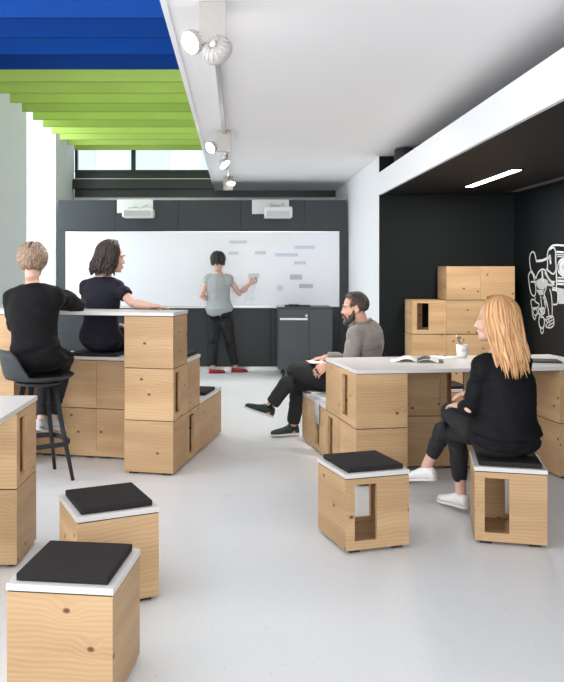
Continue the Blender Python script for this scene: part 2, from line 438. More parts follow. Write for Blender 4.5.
box('ledge', (-2.70, YE-.145, 2.968), (1.64, YE-.13, 2.978), M['steel'], w)
# building outside, seen pale through that window
def outb():
    bm = bmesh.new()
    bx(bm, -9, 20, 0, 3, 21, 7)
    for i in range(6): bx(bm, -8.5+i*1.9, 19.9, 3.6, -7.5+i*1.9, 20, 5.4, mi=1)
    return bm
o = tm(outb(), 'neighbouring_building', [mat('pale_facade', (.85, .87, .88), .9), mat('pale_window', (.70, .78, .82), .3)])
tag(o, 'pale building facade outside the high back window', 'building')

# ------------------------------------------------------------ ceiling baffles
HB = EYE+1.93
n_b = 0
for k in range(16):
    y = 12.37-.5*k
    blue = y < 7.6
    bm = bmesh.new()
    x0 = -2.63
    bx(bm, x0, y, HB, XF-.06, y+.012, HB+.34)
    bx(bm, x0, y-.002, HB, XF-.06, y+.014, HB+.006)
    o = tm(bm, 'ceiling_baffle', M['blue'] if blue else M['green'])
    if blue:
        tag(o, 'royal blue ceiling baffle hanging at upper left', 'baffle', 'blue ceiling baffles')
        o['label'] = ['farthest blue ceiling baffle, next to the first green one', 'second blue ceiling baffle counting from the green ones', 'third blue ceiling baffle counting from the green ones',
                      'fourth blue ceiling baffle counting from the green ones', 'nearest blue ceiling baffle at the very top of the view'][min(4, k-10)]
    else:
        tag(o, 'lime green ceiling baffle', 'baffle', 'green ceiling baffles')
        o['label'] = ['farthest lime green ceiling baffle, right above the high window', 'second green ceiling baffle counting from the high window', 'third green ceiling baffle counting from the high window',
                      'fourth green ceiling baffle counting from the high window', 'fifth green ceiling baffle counting from the high window', 'fifth green ceiling baffle counting from the blue ones',
                      'fourth green ceiling baffle counting from the blue ones', 'third green ceiling baffle counting from the blue ones', 'second green ceiling baffle counting from the blue ones',
                      'nearest lime green ceiling baffle, touching the blue ones in view'][k]
    if k >= 14: bpy.data.objects.remove(o)

# ------------------------------------------------------------ track lights
XT = -.120
bm = bmesh.new(); bx(bm, XT-.017, 3.77, HC-.034, XT+.017, 12.3, HC, bevel=.002)
bx(bm, XT-.006, 3.77, HC-.036, XT+.006, 12.3, HC-.033)
tag(tm(bm, 'lighting_track', M['steel']), 'thin metal lighting track running along the white ceiling', 'track')
def disc_lamp(parent, c, d, r, depth, name, glow=True):
    """shallow round head facing along d"""
    x, y = frame_of(Vector(d)); d = Vector(d).normalized(); c = Vector(c)
    bm = bmesh.new()
    loft(bm, [(c-d*depth, x*r*.55, y*r*.55), (c-d*depth*.9, x*r*.75, y*r*.75), (c-d*depth*.45, x*r*.97, y*r*.97), (c, x*r, y*r), (c+d*.003, x*r*.97, y*r*.97), (c-d*.004, x*r*.86, y*r*.86)], 32)
    h = tm(bm, name, M['spot'], parent, True)
    bm = bmesh.new()
    for k in range(16):
        a = 2*PI*k/16; q = x*math.cos(a)+y*math.sin(a)
        tube(bm, [c-d*depth*1.02+q*r*.2, c-d*depth*.95+q*r*.74, c-d*depth*.5+q*r*.99], .0035, 6)
    ell(bm, c-d*depth*1.05, x*r*.22, y*r*.22, d*.012, 16)
    tm(bm, 'cooling_fins', M['white'], h, True)
    bm = bmesh.new(); loft(bm, [(c-d*.006, x*r*.86, y*r*.86), (c-d*.002, x*r*.84, y*r*.84)], 32)
    tm(bm, 'lens', M['lamp'], h)
    l = bpy.data.lights.new('spot', 'SPOT'); l.energy = 150; l.spot_size = math.radians(60); l.spot_blend = .7; l.shadow_soft_size = .05; l.color = (1, .95, .88)
    lo = bpy.data.objects.new('spot_bulb', l); COL.objects.link(lo); lo.location = c+d*.03
    lo.rotation_euler = d.to_track_quat('-Z', 'Y').to_euler(); lo.parent = h
    return h
def fixture(y, label, dz=0, heads=None):
    t = thing('track_spotlight', label, 'spotlight', group='track spotlights under the ceiling')
    bm = bmesh.new(); bx(bm, XT-.066, y, HC-.20, XT+.066, y+.05, HC-.001, bevel=.002); bx(bm, XT-.03, y+.01, HC-.04, XT+.03, y+.04, HC-.033)
    tm(bm, 'driver_box', M['spot'], t)
    for c, d, r in heads:
        bm = bmesh.new(); c = Vector(c); dd = Vector(d).normalized()
        q = c-dd*.035
        tube(bm, [(XT+.02, y+.025, HC-.185), (XT+.02, y+.025, HC-.205), tuple(q)], .009, 10)
        tm(bm, 'bracket', M['chrome'], t, True)
        disc_lamp(t, c, d, r, .06, 'lamp_head')
y1, y2, y3 = 3.73, 7.2, 10.7
fixture(y1, 'nearest twin spotlight on the ceiling track, with a large silver driver box', heads=[
    (W(189.5, 43, y1+.02), (-.62, -.62, -.5), .062), (W(218, 52, y1+.03), (.38, .85, -.36), .078)])
fixture(y2, 'second twin spotlight on the ceiling track, near the green baffles', heads=[
    (W(210, 148, y2+.02), (-.62, -.62, -.5), .062), (W(225, 165, y2+.25), (.6, -.35, -.72), .065)])
fixture(y3, 'farthest spotlight on the ceiling track, next to the dark window band', heads=[
    (W(231, 184, y3), (.1, -.5, -.8), .065)])

# niche linear light
t = thing('linear_light', 'glowing white linear light recessed in the black niche ceiling', 'ceiling light')
box('housing', (2.357, 6.55, HS-.006), (2.467, 7.97, HS-.0005), M['niche_ceiling'], t)
box('diffuser', (2.372, 6.59, HS-.011), (2.452, 7.93, HS-.0065), M['led'], t)
l = bpy.data.lights.new('led', 'AREA'); l.shape = 'RECTANGLE'; l.size = .07; l.size_y = 1.3; l.energy = 34; l.color = (1, .96, .9)
lo = bpy.data.objects.new('light_strip', l); COL.objects.link(lo); lo.location = (2.412, 7.26, HS-.014); lo.parent = t
t = thing('linear_light', 'unlit linear light at right edge of the black niche ceiling', 'ceiling light')
box('housing', (3.00, 7.0, HS-.008), (3.11, 8.45, HS-.0005), M['niche_ceiling'], t)
box('diffuser', (3.015, 7.04, HS-.013), (3.095, 8.41, HS-.0085), M['led_off'], t)
# dark drum above the niche
bm = bmesh.new(); lathe(bm, [(.105, HS+.06), (.11, HS+.07), (.11, 2.755), (.10, 2.77)], 32, 1.80, 8.2)
tag(tm(bm, 'loudspeaker', M['socket'], None, True), 'black drum loudspeaker lying above the white fascia beam', 'loudspeaker')

# niche spot for the boxes
# ------------------------------------------------------------ media wall
YB = 11.25
t = thing('media_wall', 'anthracite panelled media wall carrying the long whiteboard', 'cabinet wall')
bm = bmesh.new(); bx(bm, -2.63, YB+.02, .03, 1.62, YB+.40, 2.50); tm(bm, 'body', M['anthracite2'], t)
xs = [-2.63, -1.78, -.86, .06, 1.0, 1.62]
for i in range(5):
    if i < 5: box('upper_panel', (xs[i]+.003, YB, 2.055), (xs[i+1]-.003, YB+.02, 2.50), M['anthracite'], t, .002)
box('side_panel', (-2.63, YB, .93), (-2.53, YB+.02, 2.052), M['anthracite'], t)
box('side_panel', (1.515, YB, .05), (1.62, YB+.02, 2.052), M['anthracite'], t)
xs = [-2.63, -1.6, -.72, .50, 1.512]
for i in range(4):
    box('lower_panel', (xs[i]+.004, YB, .05), (xs[i+1]-.004, YB+.02, .92), M['anthracite2'], t, .002)
box('plinth', (-2.63, YB+.01, 0), (1.62, YB+.06, .048), M['steel'], t)
box('cable_duct', (1.622, YB+.1, 0), (1.642, YB+.14, 2.60), M['offwhite'], t)
t = thing('whiteboard', 'long white writing board mounted on the anthracite wall', 'whiteboard')
box('writing_surface', (-2.505, YB-.022, .94), (1.495, YB-.001, 2.03), M['board'], t)
bm = bmesh.new()
for a in ((-2.515, .93, 1.505, .942), (-2.515, 2.028, 1.505, 2.04)): bx(bm, a[0], YB-.026, a[1], a[2], YB-.001, a[3])
for x in (-2.515, 1.495): bx(bm, x, YB-.026, .942, x+.01, YB-.001, 2.028)
tm(bm, 'edge_frame', M['steel'], t)
box('pen_tray', (-2.0, YB-.08, .915), (1.3, YB-.001, .929), M['white'], t)

notes = [((229.5, 240.5, 247, 243.5), 'note_grey', 'thin grey strip note highest on the whiteboard'),
 ((228.5, 251.5, 238.5, 254.5), 'note_grey', 'short grey note just right of the standing woman\'s head'),
 ((255, 251, 266, 254.5), 'note_grey', 'small grey note in the middle of the whiteboard writing'),
 ((275, 253, 298, 256.5), 'note_blue', 'widest pale blue strip note on the whiteboard'),
 ((294, 245.5, 315, 249), 'note_blue', 'pale blue strip note at the upper right of the whiteboard'),
 ((294, 261, 306, 264.5), 'note_blue', 'small pale blue note above the violet grey note'),
 ((248.5, 273.5, 259.5, 278.5), 'note_grey', 'grey note at the standing woman\'s raised hand'),
 ((290, 274.5, 302, 279.5), 'note_violet', 'violet grey note at the right of the whiteboard'),
 ((299, 284, 313, 288), 'note_violet', 'violet grey note nearest the lower right of the whiteboard'),
 ((277, 285.5, 283, 290.5), 'note_grey', 'tiny round-looking grey note low on the whiteboard'),
 ((232, 289.5, 248, 292.5), 'note_grey', 'grey strip note under the standing woman\'s forearm')]
for (a, b, c, d), m, lb in notes:
    p, q = W(a, b, YB-.026), W(c, d, YB-.026)
    bm = bmesh.new(); bx(bm, p.x, YB-.0255, q.z, q.x, YB-.0225, p.z)
    nm = tm(bm, 'paper_note', M[m])
    tag(nm, lb, 'note', 'notes on the whiteboard')
def sketch():
    bm = bmesh.new()
    for pts in ([(244, 305), (246, 298), (250, 292), (253, 283), (254, 277)], [(250, 306), (252, 299), (253, 292), (255, 285)], [(244, 299), (250, 298), (256, 299)], [(233, 287), (240, 285), (246, 286)]):
        tube(bm, [W(x, y, YB-.0235) for x, y in pts], .006, 6)
    return bm
tag(tm(sketch(), 'marker_sketch', M['note_blue']), 'faint marker sketch on the whiteboard below the raised hand', 'sketch')

def projector(px, body_px, label):
    t = thing('projector', label, 'projector')
    y = YB-.012
    a, b = W(px[0], px[1], y), W(px[2], px[3], y)
    box('mount_plate', (a.x, y, b.z), (b.x, YB-.001, a.z), M['white'], t, .003)
    a, b = W(body_px[0], body_px[1], y-.30), W(body_px[2], body_px[3], y-.30)
    bm = bmesh.new(); bx(bm, a.x, y-.32, b.z, b.x, y-.08, a.z-.02, bevel=.025); o = tm(bm, 'housing', M['white'], t, False)
    bm = bmesh.new()
    for k in range(7):
        z = b.z+.02+k*.012; bx(bm, a.x+.03, y-.323, z, b.x-.04, y-.3195, z+.005)
    tm(bm, 'vent_grille', M['offwhite'], o)
    bm = bmesh.new(); bx(bm, a.x+.08, y-.24, a.z-.022, a.x+.22, y-.12, a.z+.005, bevel=.01); tm(bm, 'lens_hood', M['offwhite'], o)
    bm = bmesh.new(); cx = (a.x+b.x)/2
    bx(bm, cx-.03, y-.2, a.z-.03, cx+.03, y+.0, a.z-.0, bevel=.004)
    tube(bm, [(cx-.1, y-.005, a.z+.05), (cx-.05, y-.15, a.z+.01)], .008, 8); tube(bm, [(cx+.1, y-.005, a.z+.05), (cx+.05, y-.15, a.z+.01)], .008, 8)
    tm(bm, 'wall_arm', M['offwhite'], t)
projector((117, 199.5, 153, 213), (122, 207, 153.5, 217.5), 'white short-throw projector above the left half of the whiteboard')
projector((252, 199.5, 289, 214), (264.5, 205, 292.5, 218), 'white short-throw projector above the right half of the whiteboard')

# trolley cabinet in front of the media wall
YT = 10.45
t = thing('trolley_cabinet', 'anthracite two-door cabinet on castors before the whiteboard', 'cabinet')
a, b = W(278.5, 307, YT), W(332.5, 374, YT)
xa, xb, zt, zb = a.x, b.x, a.z, .11
box('body', (xa, YT+.02, zb), (xb, YT+.45, zt-.02), M['trolley'], t, .003)
xm = W(309, 0, YT).x
d = box('door', (xa+.003, YT, zb+.005), (xm-.003, YT+.02, zt-.03), M['trolley'], t, .002)
bm = bmesh.new(); bx(bm, xa+.02, YT-.02, W(0, 320, YT).z, xm-.02, YT-.001, W(0, 318, YT).z); tm(bm, 'handle', M['white'], d)
bm = bmesh.new(); bx(bm, xm-.05, YT-.004, W(0, 317, YT).z, xm-.02, YT-.0005, W(0, 314.5, YT).z, bevel=.001); tm(bm, 'lock', M['steel'], d)
box('door', (xm+.003, YT, zb+.005), (xb-.003, YT+.02, zt-.03), M['trolley'], t, .002)
box('top', (xa, YT, zt-.02), (xb, YT+.47, zt), M['trolley'], t, .003)
for x in (xa+.07, xb-.07):
    for y in (YT+.07, YT+.38):
        bm = bmesh.new()
        loft(bm, [(Vector((x-.015, y, .04)), Vector((0, .04, 0)), Vector((0, 0, .04))), (Vector((x+.015, y, .04)), Vector((0, .04, 0)), Vector((0, 0, .04)))], 20)
        bx(bm, x-.02, y-.02, .07, x+.02, y+.02, zb)
        tm(bm, 'castor', M['rubber'], t, False)
bm = bmesh.new()
a = W(285, 306, YT+.1)
bx(bm, a.x, YT+.08, zt+.001, a.x+.36, YT+.30, zt+.018, bevel=.004)
bx(bm, a.x+.05, YT+.05, zt+.018, a.x+.20, YT+.2, zt+.03, bevel=.004)
tag(tm(bm, 'laptop', M['socket']), 'closed black laptop lying on the castor cabinet', 'laptop')
bm = bmesh.new(); bx(bm, xa-.01, YT+.02, zt+.001, a.x-.01, YT+.1, zt+.012); 
tag(tm(bm, 'pen_box', M['white']), 'small white pen box on the left of the castor cabinet top', 'box')

# ------------------------------------------------------------ wooden box modules
U, PH = .37, .376
HZ = {}     # hole range of one cube in unit fractions
def box_body(nu, holes, vgrain=False, seed=0):
    """hollow board box; local x from 0 to nu*U, y 0..U, z .006...376; holes: list of unit start positions of the front openings"""
    bm = bmesh.new(); uvl = bm.loops.layers.uv.verify()
    rnd = random.Random(seed)
    Lx, D, z0, z1 = nu*U-.002, U-.002, .006, PH
    T = .021
    offs = {}
    def face(pts, ax, key, vert=False):
        vs = [bm.verts.new(p) for p in pts]; f = bm.faces.new(vs)
        if key not in offs: offs[key] = (rnd.random()*9, rnd.random()*9)
        ou, ov = offs[key]
        for l in f.loops:
            c = l.vert.co
            if ax == 'y': u, v = c.x, c.z
            elif ax == 'x': u, v = c.y, c.z
            else: u, v = c.x, c.y
            if vert: u, v = v, u
            l[uvl].uv = (u+ou, v+ov)
        return f
    def panel_y(y, nrm, rects, key, x0, x1, za, zb):
        cols = [x0]
        for r in rects: cols += [r[0], r[1]]
        cols.append(x1)
        for i in range(len(cols)-1):
            a, b = cols[i], cols[i+1]
            segs = [(za, zb)] if i % 2 == 0 else [(za, rects[0][2]), (rects[0][3], zb)]
            for c, d in segs:
                p = [(a, y, c), (b, y, c), (b, y, d), (a, y, d)]
                if nrm > 0: p.reverse()
                face(p, 'y', key, vgrain)
    hz0, hz1 = .052, .345
    fr = sorted([(h*U+.14*U, h*U+.48*U, hz0, hz1) for h in holes])
    bk = sorted([(Lx-b, Lx-a, hz0, hz1) for a, b, _, _ in fr])
    panel_y(0, -1, fr, 'f', 0, Lx, z0, z1); panel_y(D, 1, bk, 'b', 0, Lx, z0, z1)
    face([(0, D, z0), (0, 0, z0), (0, 0, z1), (0, D, z1)], 'x', 'l')
    face([(Lx, 0, z0), (Lx, D, z0), (Lx, D, z1), (Lx, 0, z1)], 'x', 'r')
    face([(0, 0, z1), (Lx, 0, z1), (Lx, D, z1), (0, D, z1)], 'z', 't')
    face([(0, D, z0), (Lx, D, z0), (Lx, 0, z0), (0, 0, z0)], 'z', 'u')
    if holes:
        X0, X1, Y0, Y1, Z0, Z1 = T, Lx-T, T, D-T, z0+T, z1-T
        panel_y(Y0, 1, fr, 'fi', X0, X1, Z0, Z1); panel_y(Y1, -1, bk, 'bi', X0, X1, Z0, Z1)
        face([(X0, Y0, Z0), (X0, Y1, Z0), (X0, Y1, Z1), (X0, Y0, Z1)], 'x', 'li')
        face([(X1, Y1, Z0), (X1, Y0, Z0), (X1, Y0, Z1), (X1, Y1, Z1)], 'x', 'ri')
        face([(X0, Y0, Z0), (X1, Y0, Z0), (X1, Y1, Z0), (X0, Y1, Z0)], 'z', 'di')
        face([(X0, Y1, Z1), (X1, Y1, Z1), (X1, Y0, Z1), (X0, Y0, Z1)], 'z', 'ui')
        for rects, ya, yb in ((fr, 0, Y0), (bk, Y1, D)):
            for a, b, c, d in rects:
                face([(a, ya, c), (a, yb, c), (a, yb, d), (a, ya, d)], 'x', 'j1')
                face([(b, yb, c), (b, ya, c), (b, ya, d), (b, yb, d)], 'x', 'j2')
                face([(a, ya, c), (b, ya, c), (b, yb, c), (a, yb, c)], 'z', 'j3')
                face([(a, yb, d), (b, yb, d), (b, ya, d), (a, ya, d)], 'z', 'j4')
    bmesh.ops.remove_doubles(bm, verts=bm.verts, dist=1e-5)
    return bm
_bodies = {}
_bseed = [1]
def make_box(origin, rz, label, nu=1, holes=(), level=0, feet=None, vgrain=False, group='spruce box modules', name='wooden_box', cat='box', base=None, seed=None):
    """origin: floor point of the front left corner; rz: yaw; level: storey"""
    z = (.012+level*PH) if base is None else base
    t = thing(name, label, cat, (origin[0], origin[1], z), rz, group)
    _bseed[0] += 1
    tm(box_body(nu, list(holes), vgrain, seed or _bseed[0]), 'body', M['wood'], t)
    if level == 0 and base is None:
        for x in (.03, nu*U-.09):
            for y in (.02, U-.05):
                box('foot', (x, y, -.012), (x+.06, y+.03, .0055), M['rubber'], t)
    else:
        bm = bmesh.new(); bx(bm, .006, .006, .0002, nu*U-.008, U-.008, .0058); tm(bm, 'gap_strip', M['rubber'], t)
    return t
def loc(o, yaw, a, d):
    c, s = math.cos(yaw), math.sin(yaw)
    return (o[0]+U*(a*c-d*s), o[1]+U*(a*s+d*c))

def cube_stool(o, yaw, label, holes=(), vgrain=False, group='cube stools with seat pads', seed=None):
    t = make_box(o, yaw, label, 1, holes, vgrain=vgrain, group=group, name='cube_stool', cat='stool', seed=seed)
    bm = bmesh.new(); bx(bm, .004, .004, PH, U-.006, U-.006, PH+.005); tm(bm, 'gap_strip', M['rubber'], t)
    bm = bmesh.new(); bx(bm, -.003, -.003, PH+.005, U+.001, U+.001, PH+.028, bevel=.002); tm(bm, 'seat_board', M['white_top'], t)
    bm = bmesh.new(); bx(bm, .022, .022, PH+.0285, U-.024, U-.024, PH+.055, bevel=.005); tm(bm, 'seat_pad', M['cushion'], t, False)
    return t
cube_stool((-.779, 2.593), -.120, 'nearest cube stool at the lower left corner with black seat pad', seed=5)
cube_stool((-.684, 3.277), .428, 'turned cube stool just behind the nearest one, knot under its rim', seed=9)
cube_stool((.564, 3.964), .290, 'cube stool with a window opening standing alone in front of the table', holes=[0], vgrain=False, seed=12)
cube_stool((1.285, 4.132), -.235, 'cube stool under the seated blond woman', holes=[0], seed=16)
cube_stool((1.72, 6.75), .1, 'cube stool half hidden behind the table boxes', seed=20)

# ---- left island
LO, LY = (-.815, 5.548), -.213
G1 = 'boxes of the left island'
def L(a, d): return loc(LO, LY, a, d)
def LB(a, d, level, label, nu=1, holes=(), side=False, vgrain=False, seed=None):
    if side:   # long side looks to the right: local x runs back
        return make_box(L(a+1, d), LY+PI/2, label, nu, holes, level, group=G1, vgrain=vgrain, seed=seed)
    return make_box(L(a, d), LY, label, nu, holes, level, group=G1, vgrain=vgrain, seed=seed)
LB(0, 0, 0, 'bottom box of the three-high wooden tower at the island corner')
LB(0, 1, 0, 'low box with a slot opening right behind the island tower base', holes=[0], side=True)
LB(0, 2, 0, 'long low box at the far end of the left island', nu=2, side=True)
LB(0, 0, 1, 'middle box of the corner tower, with a slot opening', holes=[0], side=True)
LB(0, 1, 1, 'second-storey box behind the corner tower carrying a seat')
LB(0, 0, 2, 'top box of the corner tower right under the bar top')
LB(-1, 1, 0, 'lower bench box next to the island tower')
LB(-1, 1, 1, 'upper bench box next to the island tower under the dark-haired woman')
LB(-2, 1, 0, 'lower bench box behind the bar stool legs with dark knots')
LB(-2, 1, 1, 'upper bench box behind the bar stool seat')
LB(-3, 1, 0, 'lower bench box at the left, mostly behind the bar stool')
LB(-3, 1, 1, 'upper bench box at the left beside the leftmost tower')
LB(-3.36, 0, 0, 'bottom box of the leftmost tower under the bar top')
LB(-3.36, 0, 1, 'middle box of the leftmost tower under the bar top')
LB(-3.36, 0, 2, 'top box of the leftmost tower under the bar top')
def board(O, yaw, a0, a1, d0, d1, z, name, label, cat, group=None, th=.027, over=.003):
    o = thing(name, label, cat, (*loc(O, yaw, a0, d0), z), yaw, group)
    w_, d_ = (a1-a0)*U, (d1-d0)*U
    bm = bmesh.new(); bx(bm, .015, .015, 0, w_-.015, d_-.015, .0045); tm(bm, 'gap_strip', M['rubber'], o)
    bm = bmesh.new(); bx(bm, -over, -over, .0045, w_+over, d_+over, th+.0035, bevel=.002); tm(bm, 'board', M['white_top'], o)
    return o
Z1, Z2, Z3 = .012+PH, .012+2*PH, .012+3*PH
board(LO, LY, -3.36, 1, 0, 1, Z3+.0005, 'bar_counter', 'long white bar top where the two women lean at left', 'table top')
board(LO, LY, -3, 0, 1.01, 2, Z2+.0005, 'bench_board', 'white bench board under the dark-haired woman', 'bench top', 'white bench boards', over=0)
board(LO, LY, 0.01, 1, 1.01, 2, Z2+.0005, 'bench_board', 'small white board on the upper step behind the corner tower', 'bench top', 'white bench boards')
board(LO, LY, 0, 1, 2.01, 4, Z1+.0005, 'bench_board', 'white board on the lowest step at far end of left island', 'bench top', 'white bench boards')
def cushion(p, yaw, z, label, w_=.32, d_=.32, m='cushion', th=.026):
    bm = bmesh.new(); bx(bm, -w_/2, -d_/2, 0, w_/2, d_/2, th, bevel=.005)
    o = tm(bm, 'seat_cushion', M[m]); o.location = (p[0], p[1], z); o.rotation_euler = (0, 0, yaw)
    return tag(o, label, 'cushion', 'flat dark seat cushions')
cushion(L(-1.12, 1.5), LY, Z2+.0315, 'black seat cushion under the dark-haired woman', .40)
cushion(L(.5, 1.55), LY, Z2+.0315, 'black seat cushion on the upper step behind the corner tower')
cushion(L(.55, 3.1), LY, Z1+.0315, 'black seat cushion on the lowest step of the left island', .3, .34)

# ---- right island
RO, RY = (.813, 5.205), .165
G2 = 'boxes of the right island'
def R(a, d): return loc(RO, RY, a, d)
def RB(a, d, level, label, nu=1, holes=(), side=False, seed=None):
    if side:   # openings look to the left: local x runs towards the viewer
        p = R(a, d+nu); return make_box(p, RY-PI/2, label, nu, holes, level, group=G2, seed=seed)
    return make_box(R(a, d), RY, label, nu, holes, level, group=G2, seed=seed)
RB(0, 0, 0, 'front lower box of the right island behind the lone stool')
RB(0, 1, 0, 'second low box of the man\'s bench, with a slot opening', holes=[0], side=True)
RB(0, 2, 0, 'third low box of the man\'s bench, with a slot opening', holes=[0], side=True)
RB(0, 3, 0, 'farthest low box of the man\'s bench by his standing foot')
RB(0, 0, 1, 'upper front corner box of the right island, with a slot opening', holes=[0], side=True, seed=41)
RB(0, 1, 1, 'upper box of the right island beside the man\'s hand')
RB(1.01, 2.15, 0, 'low box carrying the wide part of the man\'s bench'); RB(1.01, 3.15, 0, 'rear low box under the man\'s bench board')
# middle and right supports of the table
MY = .02
mo = (1.14, 5.675)
for k, (a, lv, lb, hl) in enumerate([(0, 0, 'lower left box standing recessed under the white table', ()), (0, 1, 'upper left box recessed under the white table, column of knots', ()),
                     (1, 0, 'lower box recessed under the table behind the woman\'s shin', ()), (1, 1, 'upper recessed box under the table with a see-through opening', (0,))]):
    make_box(loc(mo, MY, a, 0), MY, lb, 1, hl, lv, group=G2, seed=60+k)
ro = (2.278, 5.395); RRY = .13
make_box(ro, RRY, 'lower box at the right end of the white table', 1, (), 0, group=G2)
make_box(ro, RRY, 'upper box at the right end of the white table', 1, (), 1, group=G2)
make_box(loc(ro, RRY, 0, 1), RRY, 'rear lower box at the right end of the white table', 1, (), 0, group=G2)
make_box(loc(ro, RRY, 0, 1), RRY, 'rear upper box at the right end of the white table', 1, (), 1, group=G2)
def poly_slab(name, pts, z0, z1, m, parent=None, bev=.002):
    bm = bmesh.new()
    lo_ = [bm.verts.new((x, y, z0)) for x, y in pts]; hi = [bm.verts.new((x, y, z1)) for x, y in pts]
    bm.faces.new(list(reversed(lo_))); bm.faces.new(hi)
    n = len(pts)
    for i in range(n): bm.faces.new((lo_[i], lo_[(i+1) % n], hi[(i+1) % n], hi[i]))
    bmesh.ops.recalc_face_normals(bm, faces=bm.faces)
    if bev: bmesh.ops.bevel(bm, geom=list(bm.edges), offset=bev, segments=2, affect='EDGES')
    return tm(bm, name, m, parent)
TT = Z2+.031
t = thing('table_top', 'large white table top where the blond woman sits', 'table top', (0, 0, 0))
poly_slab('gap_strip', [(.83, 5.225), (2.62, 5.44), (2.50, 6.15), (.715, 5.92)], Z2+.0005, Z2+.0045, M['rubber'], t, 0)
fl, fr_, br_, bl_ = R(-.01, -.01), (2.655, 5.43), (2.53, 6.19), R(-.01, 2.03)
poly_slab('board', [fl, fr_, br_, bl_], Z2+.0045, TT-.001, M['white_top'], t)
def rot_board(pts, z, label):
    o = thing('bench_board', label, 'bench top', group='white bench boards')
    poly_slab('board', pts, z+.0045, z+.031, M['white_top'], o); return o
rot_board([R(-.005, 2.02), R(2, 2.02), R(2, 4.16), R(-.005, 4.16)], Z1, 'white bench board under the seated man')
cushion(R(.85, 3.15), RY, Z1+.0315, 'pale grey seat cushion under the seated man', .55, .5, 'note_grey', .02)
# towel edge: grey cloth hanging over the bench
bm = bmesh.new()
p0 = Vector((*R(.10, 2.62), Z1+.033)); ex = Vector((math.cos(RY), math.sin(RY), 0)); ey = Vector((-math.sin(RY), math.cos(RY), 0))
prof = [(.35, .003), (.12, .005), (.0, .004), (-.042, -.003), (-.05, -.03), (-.046, -.10), (-.049, -.18)]
grid = []
for i, (u, zz) in enumerate(prof):
    row = []
    for j in range(9):
        v = (j/8-.5)*.2; rip = .005*math.sin(j*1.9)*(i/6)
        row.append(bm.verts.new(p0+ex*(u-abs(rip))+ey*(v*(1-.07*i))+Vector((0, 0, zz))))
    grid.append(row)
for i in range(len(prof)-1):
    for j in range(8): bm.faces.new((grid[i][j], grid[i][j+1], grid[i+1][j+1], grid[i+1][j]))
o = tm(bm, 'grey_jacket', M['offwhite'], None, True); o.modifiers.new('t', 'SOLIDIFY').thickness = .004
tag(o, 'grey cloth hanging over the edge of the man\'s bench', 'cloth')

# ---- left foreground table
FO = (-1.459, 3.786)
make_box((FO[0]+U, FO[1]), PI/2, 'lower box of the table at the left edge', 1, (), 0, group='boxes of the left foreground table')
make_box((FO[0]+U, FO[1]), PI/2, 'upper box of the table at the left edge, with a slot opening', 1, (0,), 1, group='boxes of the left foreground table')
t = thing('table_top', 'white table top cut off by the left edge', 'table top', (-2.7, 2.9, Z2+.0005))
bm = bmesh.new(); bx(bm, 1.26, .90, 0, 1.595, 1.24, .0045); tm(bm, 'gap_strip', M['rubber'], t)
bm = bmesh.new(); bx(bm, 0, 0, .0045, 1.616, 1.262, .030, bevel=.002); tm(bm, 'board', M['white_top'], t)
make_box((-2.6, 3.3), 0, 'lower far-left support box of the left edge table', 1, (), 0, group='boxes of the left foreground table')
make_box((-2.6, 3.3), 0, 'upper far-left support box of the left edge table', 1, (), 1, group='boxes of the left foreground table')

# ---- storage stack in the niche
SX, SY = 3.062, 8.42
G3 = 'storage boxes stacked in the black niche'
UU = U*1.018
def SB(a, level, nu, label, holes=(), flip=False, seed=None):
    t = make_box((SX-(3-a)*UU-.0, SY), 0, label, nu, holes, level, group=G3, seed=seed)
    t.scale = (1.018, 1, .995); return t
for lv, wd in ((0, 'bottom'), (1, 'second')):
    SB(0, lv, 1, wd+'-storey left storage box against the black wall'); SB(1, lv, 2, wd+'-storey long storage box against the black wall')
SB(0, 2, 1, 'third-storey storage box with a dark slot opening in the niche', (0,), seed=81)
SB(1, 2, 2, 'third-storey long storage box behind the blond woman\'s head', seed=83)
SB(1, 3, 1, 'topmost left storage box, with dark knots'); SB(2, 3, 1, 'topmost right storage box beside the line drawing')

# ------------------------------------------------------------ bar stool
BC = Vector((-1.40, 5.42, 0)); BA = math.atan2(.55, .83)      # facing direction
t = thing('bar_stool', 'charcoal shell bar stool with tapered legs and foot ring at left', 'bar stool', BC, BA)
def ss(v0, v1, x): x = max(0, min(1, (x-v0)/(v1-v0))); return x*x*(3-2*x)
bm = bmesh.new()
NU, NV = 40, 14
grid = []
for i in range(NU):
    a = 2*PI*i/NU; row = []
    back = 1-ss(-.92, -.55, math.cos(a))
    for j in range(NV):
        s = j/(NV-1)
        rr = .235*min(1, s/.72)*(1-.04*math.cos(a))
        over = max(0, (s-.72)/.28)
        z = .705-.012*math.cos(min(1, s/.72)*PI)+.0
        rr += .022*over
        z += over*(.018+.19*back)
        if over > 0: rr += .02*back*over
        row.append(bm.verts.new((rr*math.cos(a)*.98, rr*math.sin(a)*1.06, z)))
    grid.append(row)
for i in range(NU):
    for j in range(NV-1):
        q = (grid[i][j], grid[(i+1) % NU][j], grid[(i+1) % NU][j+1], grid[i][j+1])
        try: bm.faces.new(q)
        except ValueError: pass
bmesh.ops.remove_doubles(bm, verts=bm.verts, dist=.0005)
sh = tm(bm, 'seat_shell', M['stool_plastic'], t, True)
md = sh.modifiers.new('t', 'SOLIDIFY'); md.thickness = .012; md.offset = -1
bm = bmesh.new(); ell(bm, Vector((.01, 0, .712)), Vector((.205, 0, 0)), Vector((0, .215, 0)), Vector((0, 0, .02)), 28); tm(bm, 'seat_pad', M['cushion'], t, True)
bm = bmesh.new(); lathe(bm, [(.09, .655), (.15, .67), (.165, .685), (.16, .69)], 32); tm(bm, 'underframe', M['stool_plastic'], t, True)
